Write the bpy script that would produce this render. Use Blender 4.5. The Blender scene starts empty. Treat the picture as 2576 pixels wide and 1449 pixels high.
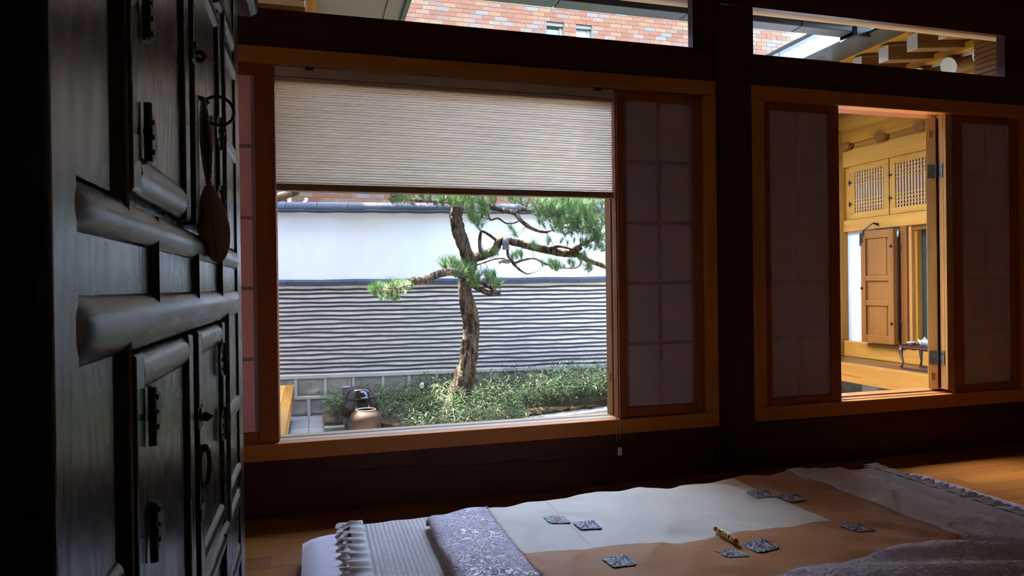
import bpy, bmesh, math, random
from mathutils import Vector, Matrix, noise

# ---------------------------------------------------------------- camera, sky, sun, exposure
sc = bpy.context.scene
COL = sc.collection
W, H, F = 2576.0, 1449.0, 1741.65
YAW, PIT, ROLL = math.radians(15.971), math.radians(-0.231), math.radians(-0.7433)
CAM = Vector((0.0, -2.7, 0.848))
fw = Vector((math.sin(YAW) * math.cos(PIT), math.cos(YAW) * math.cos(PIT), math.sin(PIT)))
r0 = Vector((math.cos(YAW), -math.sin(YAW), 0.0))
u0 = r0.cross(fw)
rt = r0 * math.cos(ROLL) + u0 * math.sin(ROLL)
up = u0 * math.cos(ROLL) - r0 * math.sin(ROLL)
cd = bpy.data.cameras.new('camera')
cam = bpy.data.objects.new('camera', cd)
COL.objects.link(cam)
cd.sensor_width = 36.0
cd.lens = 36.0 * F / W
cd.clip_start = 0.03
cd.clip_end = 200
bk = -fw
cam.matrix_world = Matrix(((rt.x, up.x, bk.x, CAM.x), (rt.y, up.y, bk.y, CAM.y), (rt.z, up.z, bk.z, CAM.z), (0, 0, 0, 1)))
sc.camera = cam

SUN_AZ, SUN_EL = math.radians(-40), math.radians(65)
world = bpy.data.worlds.new('world')
sc.world = world
world.use_nodes = True
wn = world.node_tree
wn.nodes.clear()
wo = wn.nodes.new('ShaderNodeOutputWorld')
wb = wn.nodes.new('ShaderNodeBackground')
sky = wn.nodes.new('ShaderNodeTexSky')
sky.sky_type = 'NISHITA'
sky.sun_disc = False
sky.sun_elevation = SUN_EL
sky.sun_rotation = SUN_AZ
sky.air_density = 1.0
sky.dust_density = 1.6
sky.ozone_density = 1.0
wb.inputs['Strength'].default_value = 1.0
wn.links.new(sky.outputs[0], wb.inputs['Color'])
wn.links.new(wb.outputs[0], wo.inputs['Surface'])

sl = bpy.data.lights.new('sun', 'SUN')
sl.energy = 11.0
sl.angle = math.radians(0.6)
sl.color = (1.0, 0.95, 0.85)
sun = bpy.data.objects.new('sun', sl)
COL.objects.link(sun)
to_sun = Vector((math.sin(SUN_AZ) * math.cos(SUN_EL), math.cos(SUN_AZ) * math.cos(SUN_EL), math.sin(SUN_EL)))
sun.rotation_euler = to_sun.to_track_quat('Z', 'Y').to_euler()
sun.location = (-6, 8, 18)

vs = sc.view_settings
vs.view_transform = 'Standard'
vs.look = 'None'
vs.gamma = 1.0
vs.use_curve_mapping = False
vs.exposure = 2.9
sc.cycles.diffuse_bounces = 4
sc.cycles.glossy_bounces = 3
sc.cycles.max_bounces = 8
sc.cycles.transparent_max_bounces = 8
sc.cycles.caustics_reflective = False
sc.cycles.caustics_refractive = False
sc.cycles.sample_clamp_indirect = 8.0
sc.cycles.use_adaptive_sampling = True
sc.cycles.adaptive_threshold = 0.06

rnd = random.Random(7)


def at(px, py, yd):
    """point on the ray through a photograph pixel at distance yd from the camera along +Y"""
    d = fw + (px - W / 2) / F * rt - (py - H / 2) / F * up
    return CAM + d * (yd / d.y)


# ---------------------------------------------------------------- materials
MAT = {}


def new_mat(name):
    m = bpy.data.materials.new(name)
    m.use_nodes = True
    m.node_tree.nodes.clear()
    MAT[name] = m
    return m


class NT:
    def __init__(self, m):
        self.t = m.node_tree

    def n(self, typ, **kw):
        nd = self.t.nodes.new(typ)
        for k, v in kw.items():
            if hasattr(nd, k):
                setattr(nd, k, v)
            else:
                nd.inputs[k].default_value = v
        return nd

    def l(self, a, b):
        self.t.links.new(a, b)


def ramp(nt, fac, stops):
    r = nt.n('ShaderNodeValToRGB')
    el = r.color_ramp.elements
    while len(el) > 1:
        el.remove(el[-1])
    el[0].position, el[0].color = stops[0][0], (*stops[0][1], 1)
    for p, c in stops[1:]:
        e = el.new(p)
        e.color = (*c, 1)
    nt.l(fac, r.inputs['Fac'])
    return r


def finish(nt, color=None, rough=0.5, spec=0.5, bump=None, bstr=0.2, bdist=0.01, metal=0.0, **extra):
    b = nt.n('ShaderNodeBsdfPrincipled')
    o = nt.n('ShaderNodeOutputMaterial')
    if color is not None:
        if isinstance(color, tuple):
            b.inputs['Base Color'].default_value = (*color, 1)
        else:
            nt.l(color, b.inputs['Base Color'])
    if isinstance(rough, (int, float)):
        b.inputs['Roughness'].default_value = rough
    else:
        nt.l(rough, b.inputs['Roughness'])
    b.inputs['Specular IOR Level'].default_value = spec
    b.inputs['Metallic'].default_value = metal
    for k, v in extra.items():
        b.inputs[k].default_value = v
    if bump is not None:
        bp = nt.n('ShaderNodeBump', Strength=bstr, Distance=bdist)
        nt.l(bump, bp.inputs['Height'])
        nt.l(bp.outputs[0], b.inputs['Normal'])
    nt.l(b.outputs[0], o.inputs['Surface'])
    return b


def coords(nt, scale=(1, 1, 1), per_object=False):
    tc = nt.n('ShaderNodeTexCoord')
    mp = nt.n('ShaderNodeMapping')
    mp.inputs['Scale'].default_value = scale
    nt.l(tc.outputs['Object'], mp.inputs['Vector'])
    if per_object:
        oi = nt.n('ShaderNodeObjectInfo')
        mu = nt.n('ShaderNodeVectorMath', operation='SCALE')
        mu.inputs[0].default_value = (7.3, 3.1, 5.7)
        nt.l(oi.outputs['Random'], mu.inputs['Scale'])
        nt.l(mu.outputs[0], mp.inputs['Location'])
    return mp.outputs[0]


def wood(name, c1, c2, axis='X', scale=9.0, rough=0.45, spec=0.35, knots=0.0, per_object=False, bstr=0.15, stretch=0.07, vary=0.0, coat=0.0):
    m = new_mat(name)
    nt = NT(m)
    s = [1.0, 1.0, 1.0]
    s['XYZ'.index(axis)] = stretch
    v = coords(nt, tuple(s), per_object)
    n1 = nt.n('ShaderNodeTexNoise', Scale=scale, Detail=6.0, Roughness=0.6, Distortion=0.7)
    nt.l(v, n1.inputs['Vector'])
    n2 = nt.n('ShaderNodeTexNoise', Scale=scale * 9, Detail=3.0)
    nt.l(v, n2.inputs['Vector'])
    mx = nt.n('ShaderNodeMath', operation='MULTIPLY_ADD')
    nt.l(n2.outputs['Fac'], mx.inputs[0])
    mx.inputs[1].default_value = 0.35
    nt.l(n1.outputs['Fac'], mx.inputs[2])
    r = ramp(nt, mx.outputs[0], [(0.45, c1), (0.62, tuple((a + b) / 2 for a, b in zip(c1, c2))), (0.85, c2)])
    col = r.outputs[0]
    if knots > 0:
        vk = coords(nt, tuple(0.55 if k == 'XYZ'.index(axis) else 1.0 for k in range(3)), per_object)
        vo = nt.n('ShaderNodeTexVoronoi', Scale=3.2)
        nt.l(vk, vo.inputs['Vector'])
        kr = ramp(nt, vo.outputs['Distance'], [(0.03, (1, 1, 1)), (0.11, (0, 0, 0))])
        mk = nt.n('ShaderNodeMix', data_type='RGBA')
        mk.inputs['B'].default_value = (c1[0] * 0.25, c1[1] * 0.2, c1[2] * 0.2, 1)
        km = nt.n('ShaderNodeMath', operation='MULTIPLY')
        km.inputs[1].default_value = knots
        nt.l(kr.outputs[0], km.inputs[0])
        nt.l(km.outputs[0], mk.inputs['Factor'])
        nt.l(col, mk.inputs['A'])
        col = mk.outputs['Result']
    if vary > 0:
        oi = nt.n('ShaderNodeObjectInfo')
        hs = nt.n('ShaderNodeHueSaturation')
        mr = nt.n('ShaderNodeMapRange')
        mr.inputs['To Min'].default_value = 1 - vary
        mr.inputs['To Max'].default_value = 1 + vary
        nt.l(oi.outputs['Random'], mr.inputs['Value'])
        nt.l(mr.outputs[0], hs.inputs['Value'])
        nt.l(col, hs.inputs['Color'])
        col = hs.outputs[0]
    finish(nt, col, rough, spec, mx.outputs[0], bstr, 0.004, **({'Coat Weight': coat, 'Coat Roughness': 0.25} if coat else {}))
    return m


def plain(name, c, rough=0.6, spec=0.4, metal=0.0, nscale=0.0, namp=0.15, bstr=0.0, bdist=0.003, detail=4.0, **extra):
    m = new_mat(name)
    nt = NT(m)
    if nscale > 0:
        v = coords(nt)
        n1 = nt.n('ShaderNodeTexNoise', Scale=nscale, Detail=detail, Roughness=0.6)
        nt.l(v, n1.inputs['Vector'])
        r = ramp(nt, n1.outputs['Fac'], [(0.3, tuple(x * (1 - namp) for x in c)), (0.7, tuple(min(1, x * (1 + namp)) for x in c))])
        finish(nt, r.outputs[0], rough, spec, n1.outputs['Fac'] if bstr else None, bstr, bdist, metal, **extra)
    else:
        finish(nt, c, rough, spec, None, 0, 0, metal, **extra)
    return m


wood('beam_wood', (0.05, 0.009, 0.004), (0.10, 0.022, 0.008), 'X', 6, 0.5, 0.25, knots=0.9)
wood('post_wood', (0.04, 0.008, 0.004), (0.08, 0.018, 0.008), 'Z', 6, 0.5, 0.25, knots=0.9)
wood('casing_wood', (0.46, 0.135, 0.014), (0.64, 0.22, 0.03), 'X', 8, 0.45, 0.3)
wood('casing_wood_up', (0.46, 0.135, 0.014), (0.64, 0.22, 0.03), 'Z', 8, 0.45, 0.3)
wood('screen_wood', (0.26, 0.05, 0.007), (0.38, 0.085, 0.012), 'Z', 8, 0.45, 0.3)
wood('jamb_wood', (0.24, 0.095, 0.02), (0.34, 0.15, 0.036), 'Z', 9, 0.5, 0.3)
wood('sash_wood', (0.34, 0.19, 0.09), (0.5, 0.3, 0.15), 'X', 9, 0.5, 0.3)
wood('floor_wood', (0.18, 0.055, 0.006), (0.28, 0.098, 0.014), 'X', 7, 0.48, 0.12, per_object=True, vary=0.22, bstr=0.05)
wood('pine_wood_y', (0.22, 0.09, 0.011), (0.34, 0.16, 0.024), 'Y', 6, 0.55, 0.15, knots=0.75)
wood('pine_wood_z', (0.19, 0.078, 0.01), (0.29, 0.135, 0.021), 'Z', 6, 0.55, 0.15, knots=0.5)
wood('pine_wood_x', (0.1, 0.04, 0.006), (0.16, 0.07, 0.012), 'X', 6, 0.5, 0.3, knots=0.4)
wood('door_wood', (0.105, 0.034, 0.004), (0.15, 0.055, 0.007), 'Z', 8, 0.5, 0.2)
wood('edge_wood', (0.1, 0.042, 0.006), (0.17, 0.08, 0.013), 'Y', 6, 0.55, 0.12, knots=0.75)
wood('shutter_wood_lit', (0.45, 0.21, 0.05), (0.6, 0.32, 0.09), 'Z', 9, 0.5, 0.3)  # daylight on shutter edge and right jamb put into this paler tone
wood('maru_wood', (0.028, 0.011, 0.003), (0.048, 0.022, 0.006), 'X', 6, 0.28, 0.5, per_object=True, vary=0.15)
wood('maru_yellow', (0.42, 0.21, 0.045), (0.56, 0.31, 0.08), 'X', 6, 0.4, 0.4, per_object=True, vary=0.12)
wood('tea_table_wood', (0.016, 0.004, 0.003), (0.035, 0.009, 0.006), 'Z', 12, 0.25, 0.5)
plain('white_end', (0.42, 0.41, 0.38), 0.8, nscale=20, namp=0.06)
plain('eave_plaster', (0.36, 0.34, 0.3), 0.85, nscale=8, namp=0.06)
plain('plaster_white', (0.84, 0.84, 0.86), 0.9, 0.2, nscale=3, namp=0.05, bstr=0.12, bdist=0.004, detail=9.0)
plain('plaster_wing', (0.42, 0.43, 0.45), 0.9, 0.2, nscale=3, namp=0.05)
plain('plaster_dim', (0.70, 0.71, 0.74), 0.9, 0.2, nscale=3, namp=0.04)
plain('mortar_stripe', (0.86, 0.79, 0.74), 0.95, 0.15, nscale=14, namp=0.10, bstr=0.5, bdist=0.006)
plain('mortar_joint', (0.52, 0.48, 0.42), 0.95, 0.15, nscale=30, namp=0.1, bstr=0.3)
plain('brick_mortar', (0.115, 0.115, 0.105), 0.95, 0.1, nscale=20, namp=0.12)
plain('gutter_metal', (0.032, 0.035, 0.042), 0.42, 0.5, nscale=4, namp=0.1)
plain('soffit_metal', (0.17, 0.145, 0.10), 0.55, 0.4, nscale=3, namp=0.08)
plain('soffit_brown', (0.035, 0.029, 0.02), 0.4, 0.5, nscale=3, namp=0.1)
plain('iron', (0.012, 0.012, 0.012), 0.42, 0.5, 0.6, nscale=60, namp=0.3, bstr=0.2)
plain('hinge_steel', (0.16, 0.16, 0.15), 0.4, 0.5, 0.8, nscale=60, namp=0.3)
plain('black_rubber', (0.006, 0.006, 0.006), 0.6, 0.2)
plain('frame_white', (0.75, 0.75, 0.74), 0.5)
plain('pipe_white', (0.75, 0.77, 0.8), 0.45)
plain('wall_paper', (0.8, 0.72, 0.62), 0.9, 0.1, nscale=5, namp=0.05)
plain('ceiling_wood', (0.28, 0.17, 0.09), 0.8, 0.2, nscale=5, namp=0.15)
plain('ground_stone', (0.13, 0.128, 0.12), 0.8, 0.3, nscale=10, namp=0.2, bstr=0.3)
plain('stone_dark', (0.085, 0.08, 0.065), 0.9, 0.2, nscale=18, namp=0.25, bstr=0.5)
plain('kerb_stone', (0.24, 0.24, 0.22), 0.85, 0.25, nscale=30, namp=0.18, bstr=0.4)
plain('soil', (0.10, 0.075, 0.05), 0.95, 0.1, nscale=40, namp=0.4, bstr=0.8, bdist=0.01)
plain('terracotta_jar', (0.062, 0.034, 0.021), 0.5, 0.25, nscale=6, namp=0.14, bstr=0.06)
plain('jar_rim', (0.24, 0.17, 0.10), 0.4, 0.5)
plain('track_beige', (0.42, 0.34, 0.22), 0.5)
plain('jar_inside', (0.05, 0.03, 0.02), 0.6, 0.3)
plain('bollard_grey', (0.14, 0.145, 0.15), 0.5, 0.4)
plain('bronze', (0.12, 0.115, 0.12), 0.5, 0.5, 0.5, nscale=40, namp=0.3, bstr=0.3)
plain('fish_copper', (0.2, 0.14, 0.13), 0.5, 0.5, 0.4, nscale=40, namp=0.3)
plain('string', (0.6, 0.58, 0.52), 0.8)
plain('cord_white', (0.55, 0.5, 0.42), 0.7)
plain('tag_white', (0.72, 0.7, 0.68), 0.5)
plain('celadon', (0.22, 0.23, 0.215), 0.2, 0.5, nscale=6, namp=0.06)
plain('clay_bowl', (0.17, 0.16, 0.13), 0.35, 0.5)
plain('roof_dark', (0.08, 0.082, 0.09), 0.7, 0.3, nscale=4, namp=0.1)
plain('bead', (0.42, 0.28, 0.26), 0.3, 0.6)
plain('ribbon_pink', (0.26, 0.15, 0.13), 0.6, 0.3)
plain('gold', (0.8, 0.55, 0.15), 0.3, 0.5, 0.9)
plain('amber', (0.5, 0.17, 0.02), 0.15, 0.6)
plain('jade', (0.62, 0.62, 0.52), 0.3, 0.5)
plain('lamp_black', (0.02, 0.02, 0.022), 0.35, 0.5)
plain('lamp_lens', (0.8, 0.8, 0.78), 0.08, 0.8)
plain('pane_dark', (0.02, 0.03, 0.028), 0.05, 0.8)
plain('pane_sky', (0.16, 0.19, 0.22), 0.1, 0.8)

# dark lacquered cabinet wood: figured grain, satin gloss
def lacquer(name, axis, base=(0.006, 0.0065, 0.006), hi=(0.017, 0.018, 0.0165), rings=True):
    m = new_mat(name)
    nt = NT(m)
    s = [1.0, 1.0, 1.0]
    s['XYZ'.index(axis)] = 0.18
    v = coords(nt, tuple(s))
    nn = nt.n('ShaderNodeTexNoise', Scale=7.0, Detail=2.0)
    nt.l(v, nn.inputs['Vector'])
    mu = nt.n('ShaderNodeMath', operation='MULTIPLY')
    mu.inputs[1].default_value = 22.0 if rings else 14.0
    nt.l(nn.outputs['Fac'], mu.inputs[0])
    fr = nt.n('ShaderNodeMath', operation='PINGPONG')
    fr.inputs[1].default_value = 0.5
    nt.l(mu.outputs[0], fr.inputs[0])
    n2 = nt.n('ShaderNodeTexNoise', Scale=90.0, Detail=3.0)
    nt.l(v, n2.inputs['Vector'])
    ad = nt.n('ShaderNodeMath', operation='MULTIPLY_ADD')
    nt.l(n2.outputs['Fac'], ad.inputs[0])
    ad.inputs[1].default_value = 0.5
    nt.l(fr.outputs[0], ad.inputs[2])
    r = ramp(nt, ad.outputs[0], [(0.2, base), (0.75, hi)])
    rr = nt.n('ShaderNodeMapRange')
    rr.inputs['From Max'].default_value = 0.9
    rr.inputs['To Min'].default_value = 0.32
    rr.inputs['To Max'].default_value = 0.23
    nt.l(ad.outputs[0], rr.inputs['Value'])
    finish(nt, r.outputs[0], rr.outputs[0], 0.5, ad.outputs[0], 0.10, 0.0010)
    return m


lacquer('lacquer_panel', 'Z')
lacquer('lacquer_rail', 'Y', rings=False)
lacquer('lacquer_stile', 'Z', rings=False)

# papers, fabric with light passing through
def translucent(name, col, trans=0.35, rough=0.9, bump_scale=0.0, bstr=0.1):
    m = new_mat(name)
    nt = NT(m)
    d = nt.n('ShaderNodeBsdfDiffuse')
    t = nt.n('ShaderNodeBsdfTranslucent')
    mx = nt.n('ShaderNodeMixShader')
    o = nt.n('ShaderNodeOutputMaterial')
    v = coords(nt)
    n1 = nt.n('ShaderNodeTexNoise', Scale=max(bump_scale, 6.0), Detail=6.0, Roughness=0.7)
    nt.l(v, n1.inputs['Vector'])
    r = ramp(nt, n1.outputs['Fac'], [(0.3, tuple(x * 0.93 for x in col)), (0.7, col)])
    nt.l(r.outputs[0], d.inputs['Color'])
    nt.l(r.outputs[0], t.inputs['Color'])
    mx.inputs[0].default_value = trans
    nt.l(d.outputs[0], mx.inputs[1])
    nt.l(t.outputs[0], mx.inputs[2])
    nt.l(mx.outputs[0], o.inputs['Surface'])
    if bump_scale:
        bp = nt.n('ShaderNodeBump', Strength=bstr, Distance=0.002)
        nt.l(n1.outputs['Fac'], bp.inputs['Height'])
        nt.l(bp.outputs[0], d.inputs['Normal'])
    return m


translucent('screen_paper', (0.84, 0.66, 0.70), 0.4, bump_scale=60)
translucent('screen_paper_bar', (0.52, 0.33, 0.34), 0.1)
translucent('paper_bar_soft', (0.72, 0.54, 0.57), 0.1)
translucent('blind_fabric', (0.93, 0.82, 0.68), 0.74)
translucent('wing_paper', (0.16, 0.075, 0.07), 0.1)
translucent('glow_backing', (0.97, 0.55, 0.33), 0.85)  # orange tint stands for warm light behind the left screen
plain('lattice_side', (0.36, 0.24, 0.12), 0.6)
plain('blind_rail', (0.62, 0.44, 0.28), 0.5)
plain('blind_foot', (0.30, 0.16, 0.07), 0.5)

# window glass
def glass(name, gloss=0.06, tint=(0.97, 0.98, 0.97)):
    m = new_mat(name)
    nt = NT(m)
    t = nt.n('ShaderNodeBsdfTransparent', Color=(*tint, 1))
    g = nt.n('ShaderNodeBsdfGlossy', Roughness=0.02)
    ge = nt.n('ShaderNodeNewGeometry')
    dt = nt.n('ShaderNodeVectorMath', operation='DOT_PRODUCT')
    nt.l(ge.outputs['Normal'], dt.inputs[0])
    nt.l(ge.outputs['Incoming'], dt.inputs[1])
    ab = nt.n('ShaderNodeMath', operation='ABSOLUTE')
    nt.l(dt.outputs['Value'], ab.inputs[0])
    om = nt.n('ShaderNodeMath', operation='SUBTRACT')
    om.inputs[0].default_value = 1.0
    nt.l(ab.outputs[0], om.inputs[1])
    pw = nt.n('ShaderNodeMath', operation='POWER')
    pw.inputs[1].default_value = 5.0
    nt.l(om.outputs[0], pw.inputs[0])
    ma = nt.n('ShaderNodeMath', operation='MULTIPLY_ADD')
    ma.inputs[1].default_value = 0.9
    ma.inputs[2].default_value = 0.03
    nt.l(pw.outputs[0], ma.inputs[0])
    mx = nt.n('ShaderNodeMixShader')
    o = nt.n('ShaderNodeOutputMaterial')
    nt.l(ma.outputs[0], mx.inputs[0])
    nt.l(t.outputs[0], mx.inputs[1])
    nt.l(g.outputs[0], mx.inputs[2])
    nt.l(mx.outputs[0], o.inputs['Surface'])
    return m


glass('window_glass')
glass('clear_plastic')

# textiles
def cloth(name, col, kind, rough=0.7, sheen=0.2, dark=0.72, spec=0.2):
    m = new_mat(name)
    nt = NT(m)
    v = coords(nt)
    if kind == 'stitch':          # wandering quilting lines
        n1 = nt.n('ShaderNodeTexNoise', Scale=62.0, Detail=0.5, Distortion=1.2)
        nt.l(v, n1.inputs['Vector'])
        a = nt.n('ShaderNodeMath', operation='SUBTRACT')
        a.inputs[1].default_value = 0.5
        nt.l(n1.outputs['Fac'], a.inputs[0])
        b = nt.n('ShaderNodeMath', operation='ABSOLUTE')
        nt.l(a.outputs[0], b.inputs[0])
        r = ramp(nt, b.outputs[0], [(0.0, (0, 0, 0)), (0.05, (0.7, 0.7, 0.7)), (0.14, (1, 1, 1))])
        h = r.outputs[0]
        bs, bd = 0.6, 0.007
    elif kind == 'pucker':        # seersucker rows
        mp = nt.n('ShaderNodeMapping')
        mp.inputs['Scale'].default_value = (1, 1, 0.1)
        nt.l(v, mp.inputs['Vector'])
        w1 = nt.n('ShaderNodeTexWave', Scale=24.0, Distortion=1.0)
        w1.bands_direction = 'X'
        w2 = nt.n('ShaderNodeTexWave', Scale=42.0, Distortion=4.0, Detail=2.0)
        w2.bands_direction = 'Y'
        nt.l(mp.outputs[0], w1.inputs['Vector'])
        nt.l(mp.outputs[0], w2.inputs['Vector'])
        m0 = nt.n('ShaderNodeMath', operation='MULTIPLY')
        nt.l(w1.outputs['Fac'], m0.inputs[0])
        nt.l(w2.outputs['Fac'], m0.inputs[1])
        mm = nt.n('ShaderNodeMath', operation='MULTIPLY_ADD')
        nt.l(w1.outputs['Fac'], mm.inputs[0])
        mm.inputs[1].default_value = 0.25
        nt.l(m0.outputs[0], mm.inputs[2])
        h = mm.outputs[0]
        bs, bd = 0.55, 0.0045
    elif kind == 'silk':
        n1 = nt.n('ShaderNodeTexNoise', Scale=5.0, Detail=2.0, Distortion=0.4)
        nt.l(v, n1.inputs['Vector'])
        n2 = nt.n('ShaderNodeTexNoise', Scale=300.0, Detail=2.0)
        nt.l(v, n2.inputs['Vector'])
        mm = nt.n('ShaderNodeMath', operation='MULTIPLY_ADD')
        nt.l(n2.outputs['Fac'], mm.inputs[0])
        mm.inputs[1].default_value = 0.06
        nt.l(n1.outputs['Fac'], mm.inputs[2])
        h = mm.outputs[0]
        bs, bd = 0.25, 0.02
    else:
        mp = nt.n('ShaderNodeMapping')
        mp.inputs['Scale'].default_value = (3, 14, 3)
        nt.l(v, mp.inputs['Vector'])
        n1 = nt.n('ShaderNodeTexNoise', Scale=2.2, Detail=3.0, Distortion=0.8)
        nt.l(mp.outputs[0], n1.inputs['Vector'])
        h = n1.outputs['Fac']
        bs, bd = 0.35, 0.012
    r = ramp(nt, h, [(0.0, tuple(x * dark for x in col)), (0.6, col)])
    finish(nt, r.outputs[0], rough, spec, h, bs, bd, **{'Sheen Weight': sheen})
    return m


cloth('mattress_cotton', (0.88, 0.77, 0.86), 'wrinkle', 0.85, 0.1, 0.9)
cloth('pad_cotton', (0.84, 0.77, 0.74), 'pucker', 0.9, 0.1, 0.8)
cloth('ruffle_cotton', (0.84, 0.77, 0.74), 'wrinkle', 0.9, 0.1, 0.9)
cloth('quilt_satin', (0.88, 0.77, 0.90), 'stitch', 0.38, 0.3, 0.84, 0.5)
cloth('silk_cream', (0.86, 0.77, 0.64), 'silk', 0.55, 0.2, 0.92)
cloth('silk_peach', (0.66, 0.28, 0.09), 'silk', 0.55, 0.2, 0.92)

def embroidery(name):
    m = new_mat(name)
    nt = NT(m)
    v = coords(nt)
    vo = nt.n('ShaderNodeTexVoronoi', Scale=150.0)
    vo.feature = 'DISTANCE_TO_EDGE'
    nt.l(v, vo.inputs['Vector'])
    n1 = nt.n('ShaderNodeTexNoise', Scale=170.0, Detail=2.0)
    nt.l(v, n1.inputs['Vector'])
    r = ramp(nt, n1.outputs['Fac'], [(0.40, (0.025, 0.03, 0.05)), (0.48, (0.18, 0.2, 0.25)), (0.56, (0.7, 0.7, 0.72))])
    # red flower in the middle
    ln = nt.n('ShaderNodeVectorMath', operation='LENGTH')
    nt.l(v, ln.inputs[0])
    fr = ramp(nt, ln.outputs['Value'], [(0.010, (1, 1, 1)), (0.016, (0, 0, 0))])
    mk = nt.n('ShaderNodeMix', data_type='RGBA')
    mk.inputs['B'].default_value = (0.30, 0.02, 0.08, 1)
    mm = nt.n('ShaderNodeMath', operation='MULTIPLY')
    nt.l(fr.outputs[0], mm.inputs[0])
    rr = ramp(nt, n1.outputs['Fac'], [(0.45, (1, 1, 1)), (0.6, (0.3, 0.3, 0.3))])
    nt.l(rr.outputs[0], mm.inputs[1])
    nt.l(mm.outputs[0], mk.inputs['Factor'])
    nt.l(r.outputs[0], mk.inputs['A'])
    finish(nt, mk.outputs['Result'], 0.6, 0.3, n1.outputs['Fac'], 0.5, 0.002)
    return m


embroidery('embroidery')

# painted pouch
def pouch_mat():
    m = new_mat('pouch_silk')
    nt = NT(m)
    v = coords(nt)
    n1 = nt.n('ShaderNodeTexNoise', Scale=60.0, Detail=2.0)
    nt.l(v, n1.inputs['Vector'])
    sx = nt.n('ShaderNodeSeparateXYZ')
    nt.l(v, sx.inputs[0])
    r = ramp(nt, sx.outputs['X'], [(0.005, (0, 0, 0)), (0.02, (1, 1, 1))])
    q = ramp(nt, n1.outputs['Fac'], [(0.62, (0, 0, 0)), (0.66, (1, 1, 1))])
    mm = nt.n('ShaderNodeMath', operation='MULTIPLY')
    nt.l(r.outputs[0], mm.inputs[0])
    nt.l(q.outputs[0], mm.inputs[1])
    mk = nt.n('ShaderNodeMix', data_type='RGBA')
    mk.inputs['A'].default_value = (0.78, 0.46, 0.34, 1)
    mk.inputs['B'].default_value = (0.25, 0.02, 0.09, 1)
    nt.l(mm.outputs[0], mk.inputs['Factor'])
    finish(nt, mk.outputs['Result'], 0.4, 0.4, None)


pouch_mat()

# masonry
def varied(name, stops, rough=0.8, bscale=40.0, bstr=0.4, bdist=0.004, spec=0.25, blotch=None):
    m = new_mat(name)
    nt = NT(m)
    v = coords(nt, (1, 1, 1), True)
    oi = nt.n('ShaderNodeObjectInfo')
    ge = nt.n('ShaderNodeNewGeometry')
    ad = nt.n('ShaderNodeMath', operation='ADD')
    nt.l(oi.outputs['Random'], ad.inputs[0])
    nt.l(ge.outputs['Random Per Island'], ad.inputs[1])
    fr = nt.n('ShaderNodeMath', operation='FRACT')
    nt.l(ad.outputs[0], fr.inputs[0])
    n1 = nt.n('ShaderNodeTexNoise', Scale=bscale, Detail=6.0, Roughness=0.65)
    nt.l(v, n1.inputs['Vector'])
    r = ramp(nt, fr.outputs[0], stops)
    hs = nt.n('ShaderNodeHueSaturation')
    mr = nt.n('ShaderNodeMapRange')
    mr.inputs['To Min'].default_value = 0.72
    mr.inputs['To Max'].default_value = 1.28
    nt.l(n1.outputs['Fac'], mr.inputs['Value'])
    nt.l(mr.outputs[0], hs.inputs['Value'])
    nt.l(r.outputs[0], hs.inputs['Color'])
    col = hs.outputs[0]
    if blotch:
        n2 = nt.n('ShaderNodeTexNoise', Scale=11.0, Detail=3.0)
        nt.l(v, n2.inputs['Vector'])
        q = ramp(nt, n2.outputs['Fac'], [(0.60, (0, 0, 0)), (0.72, (0.7, 0.7, 0.7))])
        mk = nt.n('ShaderNodeMix', data_type='RGBA')
        mk.inputs['B'].default_value = (*blotch, 1)
        nt.l(q.outputs[0], mk.inputs['Factor'])
        nt.l(col, mk.inputs['A'])
        col = mk.outputs['Result']
    finish(nt, col, rough, spec, n1.outputs['Fac'], bstr, bdist)
    return m


varied('brick', [(0.0, (0.09, 0.026, 0.010)), (0.3, (0.105, 0.035, 0.014)), (0.5, (0.11, 0.047, 0.016)), (0.68, (0.105, 0.053, 0.028)), (0.82, (0.078, 0.062, 0.05)), (1.0, (0.095, 0.03, 0.012))], blotch=(0.085, 0.08, 0.08))
varied('roof_tile', [(0.0, (0.050, 0.056, 0.074)), (0.5, (0.066, 0.072, 0.092)), (1.0, (0.056, 0.06, 0.074))], 0.85, 25, 0.25, 0.003, 0.08)
varied('granite', [(0.0, (0.48, 0.43, 0.36)), (0.5, (0.41, 0.385, 0.35)), (1.0, (0.52, 0.455, 0.375))], 0.9, 35, 1.0, 0.012)
varied('paving', [(0.0, (0.20, 0.205, 0.20)), (0.5, (0.16, 0.165, 0.16)), (1.0, (0.23, 0.23, 0.22))], 0.55, 18, 0.25, 0.004, 0.4)
varied('bamboo_leaf', [(0.0, (0.010, 0.032, 0.014)), (0.35, (0.020, 0.052, 0.020)), (0.6, (0.038, 0.075, 0.024)), (0.78, (0.06, 0.09, 0.03)), (0.88, (0.085, 0.095, 0.04)), (0.93, (0.18, 0.15, 0.08)), (0.96, (0.08, 0.035, 0.015)), (1.0, (0.26, 0.23, 0.15))], 0.6, 60, 0.1, spec=0.12)

# onggi glaze
m_ = new_mat('onggi_glaze')
nt = NT(m_)
v = coords(nt, (1, 1, 3))
n1 = nt.n('ShaderNodeTexNoise', Scale=9.0, Detail=5.0, Roughness=0.7)
nt.l(v, n1.inputs['Vector'])
r = ramp(nt, n1.outputs['Fac'], [(0.35, (0.008, 0.006, 0.006)), (0.6, (0.02, 0.014, 0.012)), (0.75, (0.06, 0.042, 0.025))])
finish(nt, r.outputs[0], 0.14, 0.6, n1.outputs['Fac'], 0.12, 0.004)

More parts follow.
